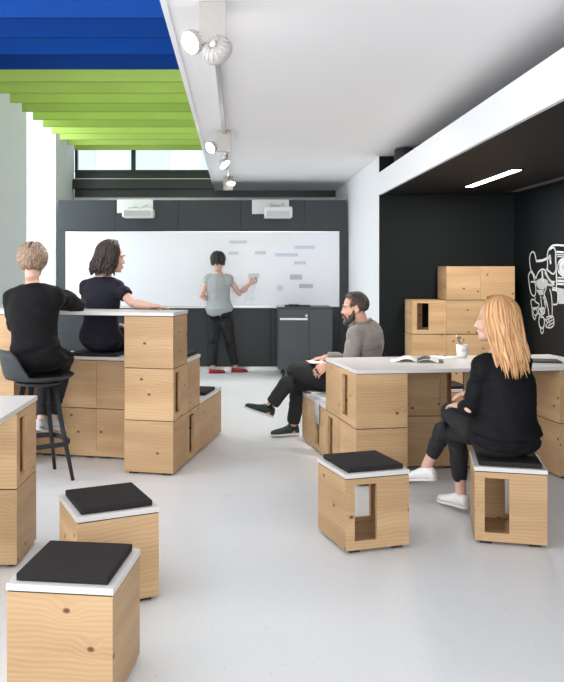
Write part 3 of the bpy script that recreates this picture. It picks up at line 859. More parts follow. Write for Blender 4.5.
for k in range(4):
    a = PI/4+k*PI/2
    bm = bmesh.new(); u = Vector((math.cos(a), math.sin(a), 0))
    tube(bm, [u*.115+Vector((0, 0, .675)), u*.18+Vector((0, 0, .35)), u*.255+Vector((0, 0, .0))], [.019, .017, .0125], 14)
    tm(bm, 'leg', M['stool_plastic'], t, True)
bm = bmesh.new(); pts = []
for i in range(49):
    a = 2*PI*i/48; k = (abs(math.cos(a))**4+abs(math.sin(a))**4)**(-1/4)
    pts.append(Vector((.20*math.cos(a)*k*.93, .20*math.sin(a)*k*.93, .262)))
rings = []
for i, p in enumerate(pts[:-1]):
    q = p.normalized(); rings.append((p, q*.011, Vector((0, 0, .016))))
rings.append(rings[0])
loft(bm, rings, 10, cap=False); bmesh.ops.remove_doubles(bm, verts=bm.verts, dist=.0001)
tm(bm, 'foot_ring', M['stool_plastic'], t, True)

# ------------------------------------------------------------ things on the tables
def flat_book(p, yaw, z, w_, h_, label, name='magazine', cat='magazine', curl=.03, dark=True):
    t = thing(name, label, cat, (p[0], p[1], z), yaw)
    bm = bmesh.new(); n = 12
    for s in (-1, 1):
        top = []; bot = []
        for i in range(n+1):
            u = i/n; x = s*u*w_; zz = .002+curl*math.sin(min(1, u*1.25)*PI)*(1-.45*u)
            for lst, dz in ((top, .002), (bot, 0)):
                lst.append((bm.verts.new((x, -h_/2, zz+dz)), bm.verts.new((x, h_/2, zz+dz))))
        for i in range(n):
            for lst in (top, bot): bm.faces.new((lst[i][0], lst[i+1][0], lst[i+1][1], lst[i][1]))
            for e in (0, 1): bm.faces.new((top[i][e], top[i+1][e], bot[i+1][e], bot[i][e]))
        bm.faces.new((top[n][0], top[n][1], bot[n][1], bot[n][0]))
    bmesh.ops.recalc_face_normals(bm, faces=bm.faces)
    tm(bm, 'pages', M['paper'], t, True)
    if dark:
        bm = bmesh.new(); rows = []
        for i in range(n+1):
            u = i/n; x = u*w_*.98; zz = .0046+curl*math.sin(min(1, u*1.25)*PI)*(1-.45*u)
            rows.append((bm.verts.new((x, -h_/2*.98, zz)), bm.verts.new((x, h_/2*.98, zz))))
        for i in range(n): bm.faces.new((rows[i][0], rows[i+1][0], rows[i+1][1], rows[i][1]))
        o = tm(bm, 'printed_page', M['print'], t, True); o.modifiers.new('t', 'SOLIDIFY').thickness = .0005
    return t
def on_table(px, py, z=TT):
    y = F*(EYE-z)/(py-HY); return ((px-CX)*y/F, y)
flat_book(on_table(417, 361.0), -.25, TT, .19, .24, 'open magazine with a dark page on the white table')
def sheet(px, py, z, w_, h_, yaw, label, name='paper_sheet', m='paper', th=.0012):
    p = on_table(px, py, z); bm = bmesh.new(); bx(bm, -w_/2, -h_/2, 0, w_/2, h_/2, th)
    o = tm(bm, name, M[m]); o.location = (p[0], p[1], z+.0003); o.rotation_euler = (0, 0, yaw); return tag(o, label, 'paper')
sheet(443, 357, TT, .15, .21, .4, 'white sheet between the magazine and the pencil cup')
p = on_table(440.5, 356, TT)
bm = bmesh.new(); tube(bm, [(p[0]-.03, p[1]+.02, TT+.006), (p[0]+.03, p[1]-.04, TT+.006)], .0035, 8, True)
tag(tm(bm, 'pen', M['socket'], None, True), 'dark pen lying on the white sheet', 'pen')
sheet(90, 307.8, Z3+.031, .16, .2, .3, 'white sheet on the bar top beside the bent elbow')
p = on_table(537, 361.5)
bm = bmesh.new(); bx(bm, -.13, -.09, 0, .13, .09, .012, bevel=.003)
o = tm(bm, 'tablet', M['socket']); o.location = (p[0]+.03, p[1], TT+.0003); o.rotation_euler = (0, 0, -.2)
tag(o, 'dark tablet lying on the table behind the blond woman', 'tablet')
p = on_table(462, 357)
t = thing('pencil_cup', 'white cup of brushes and pencils on the white table', 'cup', (p[0], p[1], TT+.0003))
bm = bmesh.new(); lathe(bm, [(.036, 0), (.040, .004), (.046, .098), (.043, .098), (.037, .01), (.01, .008)], 32); tm(bm, 'cup_body', M['white'], t, True)
bm = bmesh.new()      # printed mark, four grey strokes
for i in range(4):
    a = -PI/2+(-.30+.2*i); c = Vector((math.cos(a), math.sin(a), 0)); tn = Vector((-math.sin(a), math.cos(a), 0))
    q = c*.0442+Vector((0, 0, .058)); loft(bm, [(q-Vector((0, 0, .013)), tn*.0025, c*.001), (q+Vector((0, 0, .013)), tn*.0025, c*.001)], 6)
tm(bm, 'printed_mark', M['offwhite'], t)
cpos = Vector((p[0], p[1], TT))
bc = [(.03, .1, .75, 'white', 'white tipped brush leaning far left in the cup'), (-.02, -.3, .62, 'print', 'black brush leaning left in the cup'), (.6, .12, .18, 'note_grey', 'grey pencil standing upright in the cup'),
      (.5, .3, -.22, 'wood2', 'wooden pencil leaning right in the cup'), (.2, -.2, .38, 'wood2', 'wooden brush leaning slightly left in the cup')]
M['wood2'] = mat('plain_wood', (.45, .27, .12), .6)
for i, (_, dy, dx, mm_, lb) in enumerate(bc):
    base = cpos+Vector((dx*.03, dy*.03, .012)); d = Vector((-dx*.55, dy*.3, 1)).normalized()
    if i == 3: d = Vector((.22, .1, 1)).normalized()
    Ln = .175-.012*i
    tt = thing('paint_brush' if i in (0, 1, 4) else 'pencil', lb, 'brush' if i in (0, 1, 4) else 'pencil', group='brushes and pencils in the cup')
    bm = bmesh.new(); tube(bm, [base, base+d*Ln*.8, base+d*Ln*.86], [.0028, .0035, .0028], 8); tm(bm, 'shaft', M['print' if mm_ == 'white' else mm_], tt, True)
    bm = bmesh.new(); tube(bm, [base+d*Ln*.86, base+d*Ln*.92, base+d*Ln], [.004, .0075 if i in (0, 1) else .004, .002], 8); tm(bm, 'tip', M['white' if i in (0, 4) else 'print'], tt, True)

# ------------------------------------------------------------ line drawing on the black wall
def wall_pt(px, py):
    y = F*(XR-.002)/(px-CX); return Vector((XR-.002, y, EYE-(py-HY)*y/F))
def stroke(bm, pts, w_=1.6, closed=False, n=1):
    """painted line on the wall, width in centimetres"""
    P = [wall_pt(*p) for p in pts]
    if closed: P = P+[P[0]]
    Q = []
    for i in range(len(P)-1):      # smooth a little
        a, b, c, d = P[max(0, i-1)], P[i], P[i+1], P[min(len(P)-1, i+2)]
        for k in range(3):
            s = k/3; Q.append(.5*((2*b)+(c-a)*s+(2*a-5*b+4*c-d)*s*s+(3*b-a-3*c+d)*s**3))
    Q.append(P[-1])
    prev = None; hw = w_*.0041
    for i, q in enumerate(Q):
        d = Q[min(i+1, len(Q)-1)]-Q[max(0, i-1)]
        if d.length < 1e-6: continue
        nrm = Vector((0, -d.z, d.y)).normalized()*hw*(1.0)
        cur = [bm.verts.new(q+nrm), bm.verts.new(q-nrm), bm.verts.new(q-nrm-Vector((.0015, 0, 0))), bm.verts.new(q+nrm-Vector((.0015, 0, 0)))]
        if prev:
            for k in range(4): bm.faces.new((prev[k], prev[(k+1) % 4], cur[(k+1) % 4], cur[k]))
        else: bm.faces.new(cur)
        prev = cur
    bm.faces.new(list(reversed(prev)))
def px1(x, y): return (520+x*44/564, 235+y*53/679)
def px2(x, y): return (520+x*44/546, 285+y*55/682)
S = [([px1(*p) for p in ((205, 560), (170, 490), (140, 440), (125, 340), (130, 260), (160, 215), (190, 240), (210, 340))], 2.0, False),
     ([px1(*p) for p in ((210, 335), (290, 325), (360, 295), (400, 300))], 3.2, False),
     ([px1(*p) for p in ((135, 470), (110, 520), (115, 600), (130, 700), (150, 760), (190, 780), (205, 700), (190, 600), (165, 500), (135, 470))], 2.0, False),
     ([px1(*p) for p in ((140, 600), (210, 600))], 2.2, False),
     ([px1(*p) for p in ((205, 560), (235, 480), (285, 440), (330, 460), (350, 520), (400, 590), (450, 600))], 2.0, False),
     ([px1(*p) for p in ((350, 460), (355, 380), (350, 300), (360, 210), (400, 150), (450, 130), (563, 135))], 2.2, False),
     ([px1(*p) for p in ((380, 190), (430, 160), (455, 210), (455, 330), (460, 440), (430, 500), (380, 470), (340, 430))], 2.0, False),
     ([px1(*p) for p in ((460, 210), (464, 420), (470, 600), (465, 690))], 2.6, False),
     ([px1(*p) for p in ((470, 215), (563, 222))], 2.2, False), ([px1(*p) for p in ((470, 250), (563, 255))], 1.2, False),
     ([px1(*p) for p in ((480, 275), (563, 280))], 1.2, False),
     ([px1(*p) for p in ((480, 545), (563, 550))], 1.6, False), ([px1(*p) for p in ((480, 585), (563, 590))], 2.6, False), ([px1(*p) for p in ((480, 625), (563, 630))], 2.6, False),
     ([px1(*p) for p in ((563, 300), (510, 330), (485, 400), (500, 480), (563, 530))], 2.2, False),
     ([px1(*p) for p in ((563, 345), (530, 370), (515, 410), (530, 460), (563, 490))], 4.0, False),
     ([px1(*p) for p in ((320, 480), (365, 560), (400, 600), (440, 640))], 2.6, False),
     ([px1(*p) for p in ((285, 460), (290, 540), (300, 600))], 4.0, False),
     ([px1(*p) for p in ((380, 255), (385, 300), (395, 370))], 4.5, False),
     ([px2(*p) for p in ((190, 190), (150, 180), (135, 215), (150, 290), (155, 370), (185, 430), (205, 370), (240, 345))], 1.8, False),
     ([px2(*p) for p in ((150, 285), (220, 280), (235, 235), (190, 205), (190, 150))], 1.8, False),
     ([px2(*p) for p in ((165, 310), (200, 300), (215, 340), (190, 380), (165, 350))], 1.5, True),
     ([px2(*p) for p in ((240, 400), (235, 470), (255, 530), (290, 525), (305, 460), (290, 400), (255, 400))], 2.2, False),
     ([px2(*p) for p in ((255, 535), (260, 580), (275, 600), (290, 575), (290, 535))], 1.8, False),
     ([px2(*p) for p in ((310, 420), (340, 470), (320, 515), (380, 530), (420, 490), (415, 400), (380, 385), (330, 400))], 1.8, False),
     ([px2(*p) for p in ((330, 430), (400, 400))], 1.5, False), ([px2(*p) for p in ((340, 470), (410, 430))], 1.5, False), ([px2(*p) for p in ((350, 510), (415, 465))], 1.5, False),
     ([px2(*p) for p in ((375, 480), (355, 430))], 1.5, False),
     ([px2(*p) for p in ((300, 120), (330, 200), (350, 300), (360, 390))], 1.8, False),
     ([px2(*p) for p in ((370, 50), (390, 130), (400, 250), (400, 385))], 1.8, False),
     ([px2(*p) for p in ((330, 30), (300, 120), (310, 250))], 1.8, False),
     ([px2(*p) for p in ((255, 130), (265, 220), (270, 280))], 1.6, False),
     ([px2(*p) for p in ((285, 150), (325, 230), (310, 290))], 1.6, False),
     ([px2(*p) for p in ((400, 60), (460, 75), (470, 150), (460, 235), (410, 240))], 1.8, False),
     ([px2(*p) for p in ((230, 300), (290, 285), (305, 340), (260, 370), (230, 340))], 2.4, True),
     ([px2(*p) for p in ((250, 310), (280, 350))], 2.6, False),
     ([px2(*p) for p in ((240, 360), (245, 400))], 2.0, False), ([px2(*p) for p in ((265, 365), (268, 400))], 2.0, False)]
t = thing('wall_drawing', 'white line drawing of machine gears on the black right wall', 'wall drawing', group=None)
bm = bmesh.new()
for pts, w_, c in S: stroke(bm, pts, w_, c)
tm(bm, 'outline', M['chalk'], t)
bm = bmesh.new()
def fillp(pts):
    P = [wall_pt(*p) for p in pts]; n = len(P)
    a = [bm.verts.new(p+Vector((.0012, 0, 0))) for p in P]; b = [bm.verts.new(p) for p in P]
    bm.faces.new(a); bm.faces.new(list(reversed(b)))
    for i in range(n): bm.faces.new((a[i], a[(i+1) % n], b[(i+1) % n], b[i]))
fillp([px1(*p) for p in ((215, 580), (280, 545), (350, 580), (360, 620), (420, 630), (420, 660), (350, 650), (300, 700), (240, 690), (205, 640))])
fillp([px2(*p) for p in ((400, 20), (600, 60), (600, 232), (475, 235), (470, 70), (400, 50))])
fillp([px1(*p) for p in ((505, 340), (563, 310), (600, 310), (600, 520), (563, 515), (500, 470))])
fillp([px2(*p) for p in ((245, 295), (290, 300), (295, 340), (255, 350))])
fillp([px2(*p) for p in ((200, 60), (290, 60), (290, 120), (240, 125))])
tm(bm, 'grey_fill', M['gear_fill'], t)

# ------------------------------------------------------------ people
def V(*a): return Vector(a)
def lerp(a, b, t): return a+(b-a)*t
def bez(a, b, c, t):
    """curve through a (t=0), b (t=.5), c (t=1)"""
    m = b*2-(a+c)*.5
    return a*((1-t)**2)+m*(2*t*(1-t))+c*(t*t)
TORSO_F = [(-.17, .085, .07), (-.08, .150, .112), (0, .172, .122), (.12, .160, .112), (.28, .130, .092), (.45, .133, .098), (.62, .148, .110), (.78, .150, .100), (.88, .134, .082), (.96, .092, .062), (1.03, .052, .050)]
TORSO_M = [(-.17, .085, .07), (-.08, .150, .112), (0, .168, .120), (.12, .158, .112), (.28, .152, .108), (.45, .162, .114), (.62, .178, .122), (.78, .186, .116), (.88, .168, .095), (.96, .112, .070), (1.03, .062, .058)]
def orth(f, ax): f = (f-ax*f.dot(ax)); return f.normalized()
def torso_rings(P, t0, t1, inf=0.0, flare=None):
    rows = TORSO_M if P['male'] else TORSO_F
    t0 = max(t0, -.17); t1 = min(t1, 1.03)
    n = 22; out = []
    for i in range(n+1):
        t = max(-.1699, min(1.0299, t0+(t1-t0)*i/n))
        for k in range(len(rows)-1):
            if rows[k][0] <= t <= rows[k+1][0]: break
        a, b = rows[k], rows[k+1]; s = (t-a[0])/(b[0]-a[0])
        rx = a[1]+(b[1]-a[1])*s; ry = a[2]+(b[2]-a[2])*s
        q = bez(P['pelvis'], P['chest'], P['neck'], t); q2 = bez(P['pelvis'], P['chest'], P['neck'], t+.02)
        ax = (q2-q).normalized()
        f = orth(lerp(P['hipf'], P['chf'], max(0, min(1, t))), ax); r = f.cross(ax).normalized()
        e = inf+(flare(t) if flare else 0)
        out.append((q, r*(rx*P['w']+e), f*(ry*P['w']+e)))
    return out
def hand(bm, w_, d, n, side, curl, sc=1.0):
    d = d.normalized(); n = orth(n, d); t = d.cross(n).normalized()*side
    L_ = .082*sc
    loft(bm, [(w_-d*.015, t*.022*sc, n*.018*sc), (w_+d*L_*.3, t*.032*sc, n*.016*sc), (w_+d*L_*.75, t*.040*sc, n*.0135*sc), (w_+d*L_, t*.038*sc, n*.0105*sc)], 14)
    for k, (off, ln) in enumerate([(-.030, .058), (-.010, .072), (.0105, .077), (.031, .068)]):
        p = w_+d*(L_*.9-(.008 if k == 0 else 0))+t*off*sc; dd = d+t*off*2.2; pts = [p]
        ang = 0
        for seg, cf in ((.45, .7), (.30, 1.0), (.25, .8)):
            ang += curl*cf
            q = dd.normalized()*math.cos(ang)+n*math.sin(ang)
            pts.append(pts[-1]+q*ln*sc*seg)
        tube(bm, pts, [.0092*sc, .0085*sc, .0078*sc, .0062*sc], 10, True)
    p = w_+d*.018*sc+t*.024*sc
    q1 = p+(d*.75+t*.62+n*.35).normalized()*.042*sc
    q2 = q1+(d*.95+t*.15+n*(.3+curl*.5)).normalized()*.030*sc
    q3 = q2+(d*.95-t*.1+n*(.3+curl*.7)).normalized()*.022*sc
    tube(bm, [p, q1, q2, q3], [.0150*sc, .0108*sc, .0098*sc, .0072*sc], 10, True)
def shoe_rings(heel, f, up, ln, w_=1.0, z0=0.0, rows=None):
    s = f.cross(up).normalized()
    rows = rows or [(0, .018, .045), (.03, .029, .062), (.12, .033, .078), (.28, .034, .082), (.42, .036, .070), (.6, .043, .052), (.76, .046, .043), (.9, .036, .035), (.97, .022, .028), (1, .008, .018)]
    return [(heel+f*ln*a+up*(z0+h/2), s*b*w_, up*h/2) for a, b, h in rows]
def arm_pts(P, s, t1=1.0):
    a, b, c = P['sh'+s], P['el'+s], P['wr'+s]
    return a, b, c
def head_frame(P):
    f = P['headf'].normalized(); u = orth(P.get('headup', V(0, 0, 1)), f) if abs(f.z) < .9 else V(0, 0, 1)
    r = f.cross(u).normalized(); return f, r, u
def person(label, P):
    k = 1.16 if P['male'] else 1.0; k *= P.get('limb', 1)
    base = V(P['pelvis'].x, P['pelvis'].y, P.get('ground', 0))
    root = thing('person', label, 'person', base)
    inv = Matrix.Translation(-base)
    def par(o, p=root):
        o.parent = p; o.matrix_parent_inverse = inv if p is root else Matrix(); return o
    f, r, u = head_frame(P); c = P['head']; hs = P.get('hs', 1.0)*(1.04 if P['male'] else 1.0)
    def H(x, y, z): return c+(r*x+f*y+u*z)*hs
    bm = bmesh.new()
    loft(bm, torso_rings(P, -.17, 1.03), 24)
    for s, sg in (('L', -1), ('R', 1)):
        q = bez(P['pelvis'], P['chest'], P['neck'], .78); tube(bm, [lerp(q, P['sh'+s], .45)-V(0, 0, .02), P['sh'+s]-V(0, 0, .035)], [.060*k, .044*k], 16, True)
    # neck and head
    tube(bm, [P['neck']-V(0, 0, .03), lerp(P['neck'], H(0, -.02, -.06), .5), H(0, -.015, -.04)], [.056*k, .050*k, .052*k], 18, True)
    ell(bm, H(0, -.012, .028), r*.074*hs, f*.094*hs, u*.090*hs, 28)
    ell(bm, H(0, .030, -.025), r*.062*hs, f*.062*hs, u*.082*hs, 24)
    ell(bm, H(0, .048, -.075), r*.044*hs, f*.044*hs, u*.036*hs, 20)
    ell(bm, H(0, .080, -.095), r*.018*hs, f*.014*hs, u*.014*hs, 14)
    tube(bm, [H(0, .084, .022), H(0, .094, -.005), H(0, .103, -.024)], [.0085*hs, .0085*hs, .0105*hs], 12, True)
    for s in (-1, 1):
        ell(bm, H(s*.010, .093, -.029), r*.008*hs, f*.009*hs, u*.008*hs, 10)
        ell(bm, H(s*.036, .062, -.030), r*.024*hs, f*.026*hs, u*.024*hs, 14)
        tube(bm, [H(s*.012, .087, .028), H(s*.032, .083, .031), H(s*.050, .066, .026)], .008*hs, 10, True)
        ell(bm, H(s*.077, -.008, -.008), r*.007*hs+f*.005*hs, f*.017*hs-r*s*.006*hs, u*.031*hs, 14)
        ell(bm, H(s*.072, .004, -.03), r*.008*hs, f*.010*hs, u*.012*hs, 10)
    tube(bm, [H(-.021, .088, -.058), H(0, .095, -.056), H(.021, .088, -.058)], [.005*hs, .008*hs, .005*hs], 10, True)
    tube(bm, [H(-.018, .086, -.068), H(0, .093, -.068), H(.018, .086, -.068)], [.005*hs, .008*hs, .005*hs], 10, True)
    # arms and hands
    for s, sg in (('L', -1), ('R', 1)):
        a, b, w_ = P['sh'+s], P['el'+s], P['wr'+s]
        tube(bm, [P['neck']-V(0, 0, .05), lerp(P['neck'], a, .55)+V(0, 0, -.012), a], [.042*k, .043*k, .046*k], 16, True)
        tube(bm, [a, lerp(a, b, .35), lerp(a, b, .8), b], [.046*k, .043*k, .036*k, .035*k], 16, True)
        tube(bm, [b, lerp(b, w_, .25), lerp(b, w_, .65), w_], [.035*k, .038*k, .031*k, .0245*k], 16, True)
        hd, hn, curl = P['hd'+s]
        hand(bm, w_, hd, hn, sg, curl, 1.1 if P['male'] else 1.0)
        a, b, w_ = P['hip'+s], P['kn'+s], P['an'+s]
        sh = (w_-b).normalized(); bk = orth(-(b-a) if (b-a).normalized().dot(sh) < .8 else -P['hipf'], sh)
        tube(bm, [a, lerp(a, b, .3), lerp(a, b, .75), b], [.080*k, .073*k, .054*k, .047*k], 18, True)
        tube(bm, [b, lerp(b, w_, .28)+bk*.014, lerp(b, w_, .6)+bk*.007, w_], [.047*k, .047*k, .037*k, .032*k], 18, True)
        ff, fu = P['ft'+s]; ff = ff.normalized(); fu = orth(fu, ff)
        hl = w_-ff*.055-fu*.082
        loft(bm, shoe_rings(hl+ff*.018, ff, fu, .215*k**.5, .78, .014, [(0, .018, .03), (.05, .028, .045), (.2, .031, .052), (.4, .034, .042), (.6, .040, .028), (.8, .040, .022), (1, .012, .014)]), 14)
        tube(bm, [w_, w_-fu*.05], [.033*k, .030*k], 14, True)
    body = par(remeshed('body', bm, .0055, 3, P['skin'], None))
    # eyes, brows, lips
    for s in (-1, 1):
        bm = bmesh.new(); ell(bm, H(s*.031, .0715, .010), r*.0105*hs, f*.0075*hs, u*.0042*hs, 16); e = par(tm(bm, 'eye', M['eye'], None, True))
        bm = bmesh.new(); ell(bm, H(s*.031, .0782, .010), r*.0060*hs, f*.0025*hs, u*.0042*hs, 12); par(tm(bm, 'iris', M['iris'], None, True), e).parent = e
        bm = bmesh.new(); tube(bm, [H(s*.014, .0955, .030), H(s*.032, .0925, .036), H(s*.050, .076, .030)], [.003*hs, .0042*hs, .002*hs], 8, True); par(tm(bm, 'eyebrow', P['browm'], None, True))
    bm = bmesh.new()
    tube(bm, [H(-.020, .092, -.061), H(-.006, .1015, -.0585), H(.006, .1015, -.0585), H(.020, .092, -.061)], [.002, .0042*hs, .0042*hs, .002], 8, True)
    tube(bm, [H(-.019, .090, -.066), H(0, .0995, -.069), H(.019, .090, -.066)], [.002, .0050*hs, .002], 8, True)
    par(tm(bm, 'lips', M['lip'], None, True))
    # trousers
    inf = P.get('tr_inf', .012)
    bm = bmesh.new()
    loft(bm, torso_rings(P, -.175, .16, inf), 24)
    for s in ('L', 'R'):
        a, b, w_ = P['hip'+s], P['kn'+s], P['an'+s]
        sh = (w_-b).normalized(); bk = orth(-(b-a) if (b-a).normalized().dot(sh) < .8 else -P['hipf'], sh)
        te = P.get('tr_end', .93)
        tube(bm, [a, lerp(a, b, .3), lerp(a, b, .75), b], [(.090*k)+inf, .083*k+inf, .063*k+inf, .056*k+inf], 20, True)
        pts = [b, lerp(b, w_, .28)+bk*.014, lerp(b, w_, .6)+bk*.006, lerp(b, w_, te)]
        tube(bm, pts, [.056*k+inf, .055*k+inf, .045*k+inf, P.get('cuff', .040*k+inf)], 20)
    par(remeshed('trousers', bm, .008, 10, P['trm'], None, wrinkle=P.get('twr', .005), wscale=7, seed=3))
    # top
    inf = P.get('top_inf', .014)
    bm = bmesh.new()
    loft(bm, torso_rings(P, P.get('hem', .02), P.get('collar', .985), inf, P.get('flare')), 28)
    se = P.get('sleeve', 1.0)
    for s in ('L', 'R'):
        q = bez(P['pelvis'], P['chest'], P['neck'], .78); tube(bm, [lerp(q, P['sh'+s], .45)-V(0, 0, .02), P['sh'+s]-V(0, 0, .035)], [.062*k+inf, .046*k+inf], 16, True)
    for s in ('L', 'R'):
        a, b, w_ = P['sh'+s], P['el'+s], P['wr'+s]
        tube(bm, [lerp(P['neck'], a, .30)-V(0, 0, .035), lerp(P['neck'], a, .6)+V(0, 0, -.010), a], [.043*k+inf*.6, .045*k+inf*.6, .047*k+inf*.8], 18, True)
        sf = P.get('sleeve_inf', inf)
        if se <= .5:
            e = lerp(a, b, se*2); tube(bm, [a, lerp(a, e, .5), e], [.048*k+inf, .046*k+sf, .044*k+sf], 20)
        else:
            tube(bm, [a, lerp(a, b, .35), lerp(a, b, .8), b], [.047*k+inf*.8, .044*k+sf, .038*k+sf, .036*k+sf], 20, True)
            e = lerp(b, w_, se*2-1); tube(bm, [b, lerp(b, e, .4), e], [.036*k+sf, .038*k+sf, P.get('cuff_r', .029*k+sf)], 20)
    top = par(remeshed('top', bm, .008, P.get('sm', 24), P['topm'], None, wrinkle=P.get('wr_amp', .006), wscale=P.get('wr_sc', 8), seed=5))
    if P.get('tail'):      # second, longer layer under the hem
        h0, h1, i2, fl = P['tail']
        bm = bmesh.new(); loft(bm, torso_rings(P, h0, h1, i2, fl), 28)
        par(remeshed('underlayer', bm, .008, 6, P['topm'], None, wrinkle=.006, wscale=12, seed=9))
    if P.get('collar_ring'):
        bm = bmesh.new(); rr_ = P['collar_ring']
        q = P['neck']; pts = [q+(r*math.cos(a)*rr_+f*math.sin(a)*rr_*.95)+V(0, 0, .012+.012*-math.sin(a)) for a in [2*PI*i/24 for i in range(25)]]
        tube(bm, pts, .011, 8); par(tm(bm, 'collar', P['topm'], None, True))
    # shoes
    for s in ('L', 'R'):
        w_ = P['an'+s]; ff, fu = P['ft'+s]; ff = ff.normalized(); fu = orth(fu, ff)
        hl = w_-ff*.055-fu*.088; ln = .262 if P['male'] else .240
        bm = bmesh.new()
        low = [(0, .018, .035), (.03, .030, .050), (.12, .035, .056), (.28, .036, .050), (.42, .038, .046), (.6, .045, .042), (.76, .048, .040), (.9, .038, .034), (.97, .024, .026), (1, .008, .014)] if P.get('flats') else None
        loft(bm, shoe_rings(hl, ff, fu, ln, 1.08, .012, low), 18)
        if not P.get('flats'): tube(bm, [w_-fu*.035-ff*.01, w_-fu*.005-ff*.012], [.040*k**.5, .038*k**.5], 18)
        o = par(remeshed('shoe', bm, .005, 3, P['shm'], None))
        bm = bmesh.new()
        rows = [(-.01, .018, .016), (.03, .033, .018), (.15, .037, .018), (.4, .038, .018), (.62, .047, .018), (.78, .050, .018), (.92, .038, .017), (1.01, .012, .014)]
        loft(bm, shoe_rings(hl, ff, fu, ln, 1.08, 0, rows), 20, power=3)
        q = tm(bm, 'sole', P.get('solem', M['sole']), None, True); q.parent = o
        if P.get('laces'):
            bm = bmesh.new(); sd = ff.cross(fu).normalized()
            for i in range(4):
                b_ = hl+ff*ln*(.40+.07*i)+fu*(.086-.011*i); tube(bm, [b_-sd*.02-fu*.003, b_+fu*.004, b_+sd*.02-fu*.003], .0028, 6)
            q = tm(bm, 'laces', P['laces'], None, True); q.parent = o
        if P.get('socks'):
            bm = bmesh.new(); tube(bm, [w_-fu*.02, w_+(P['kn'+s]-w_).normalized()*.09], [.038*k, .040*k], 18); par(tm(bm, 'sock', P['socks'], None, True))
    hair(P, par, H, hs)
    return root

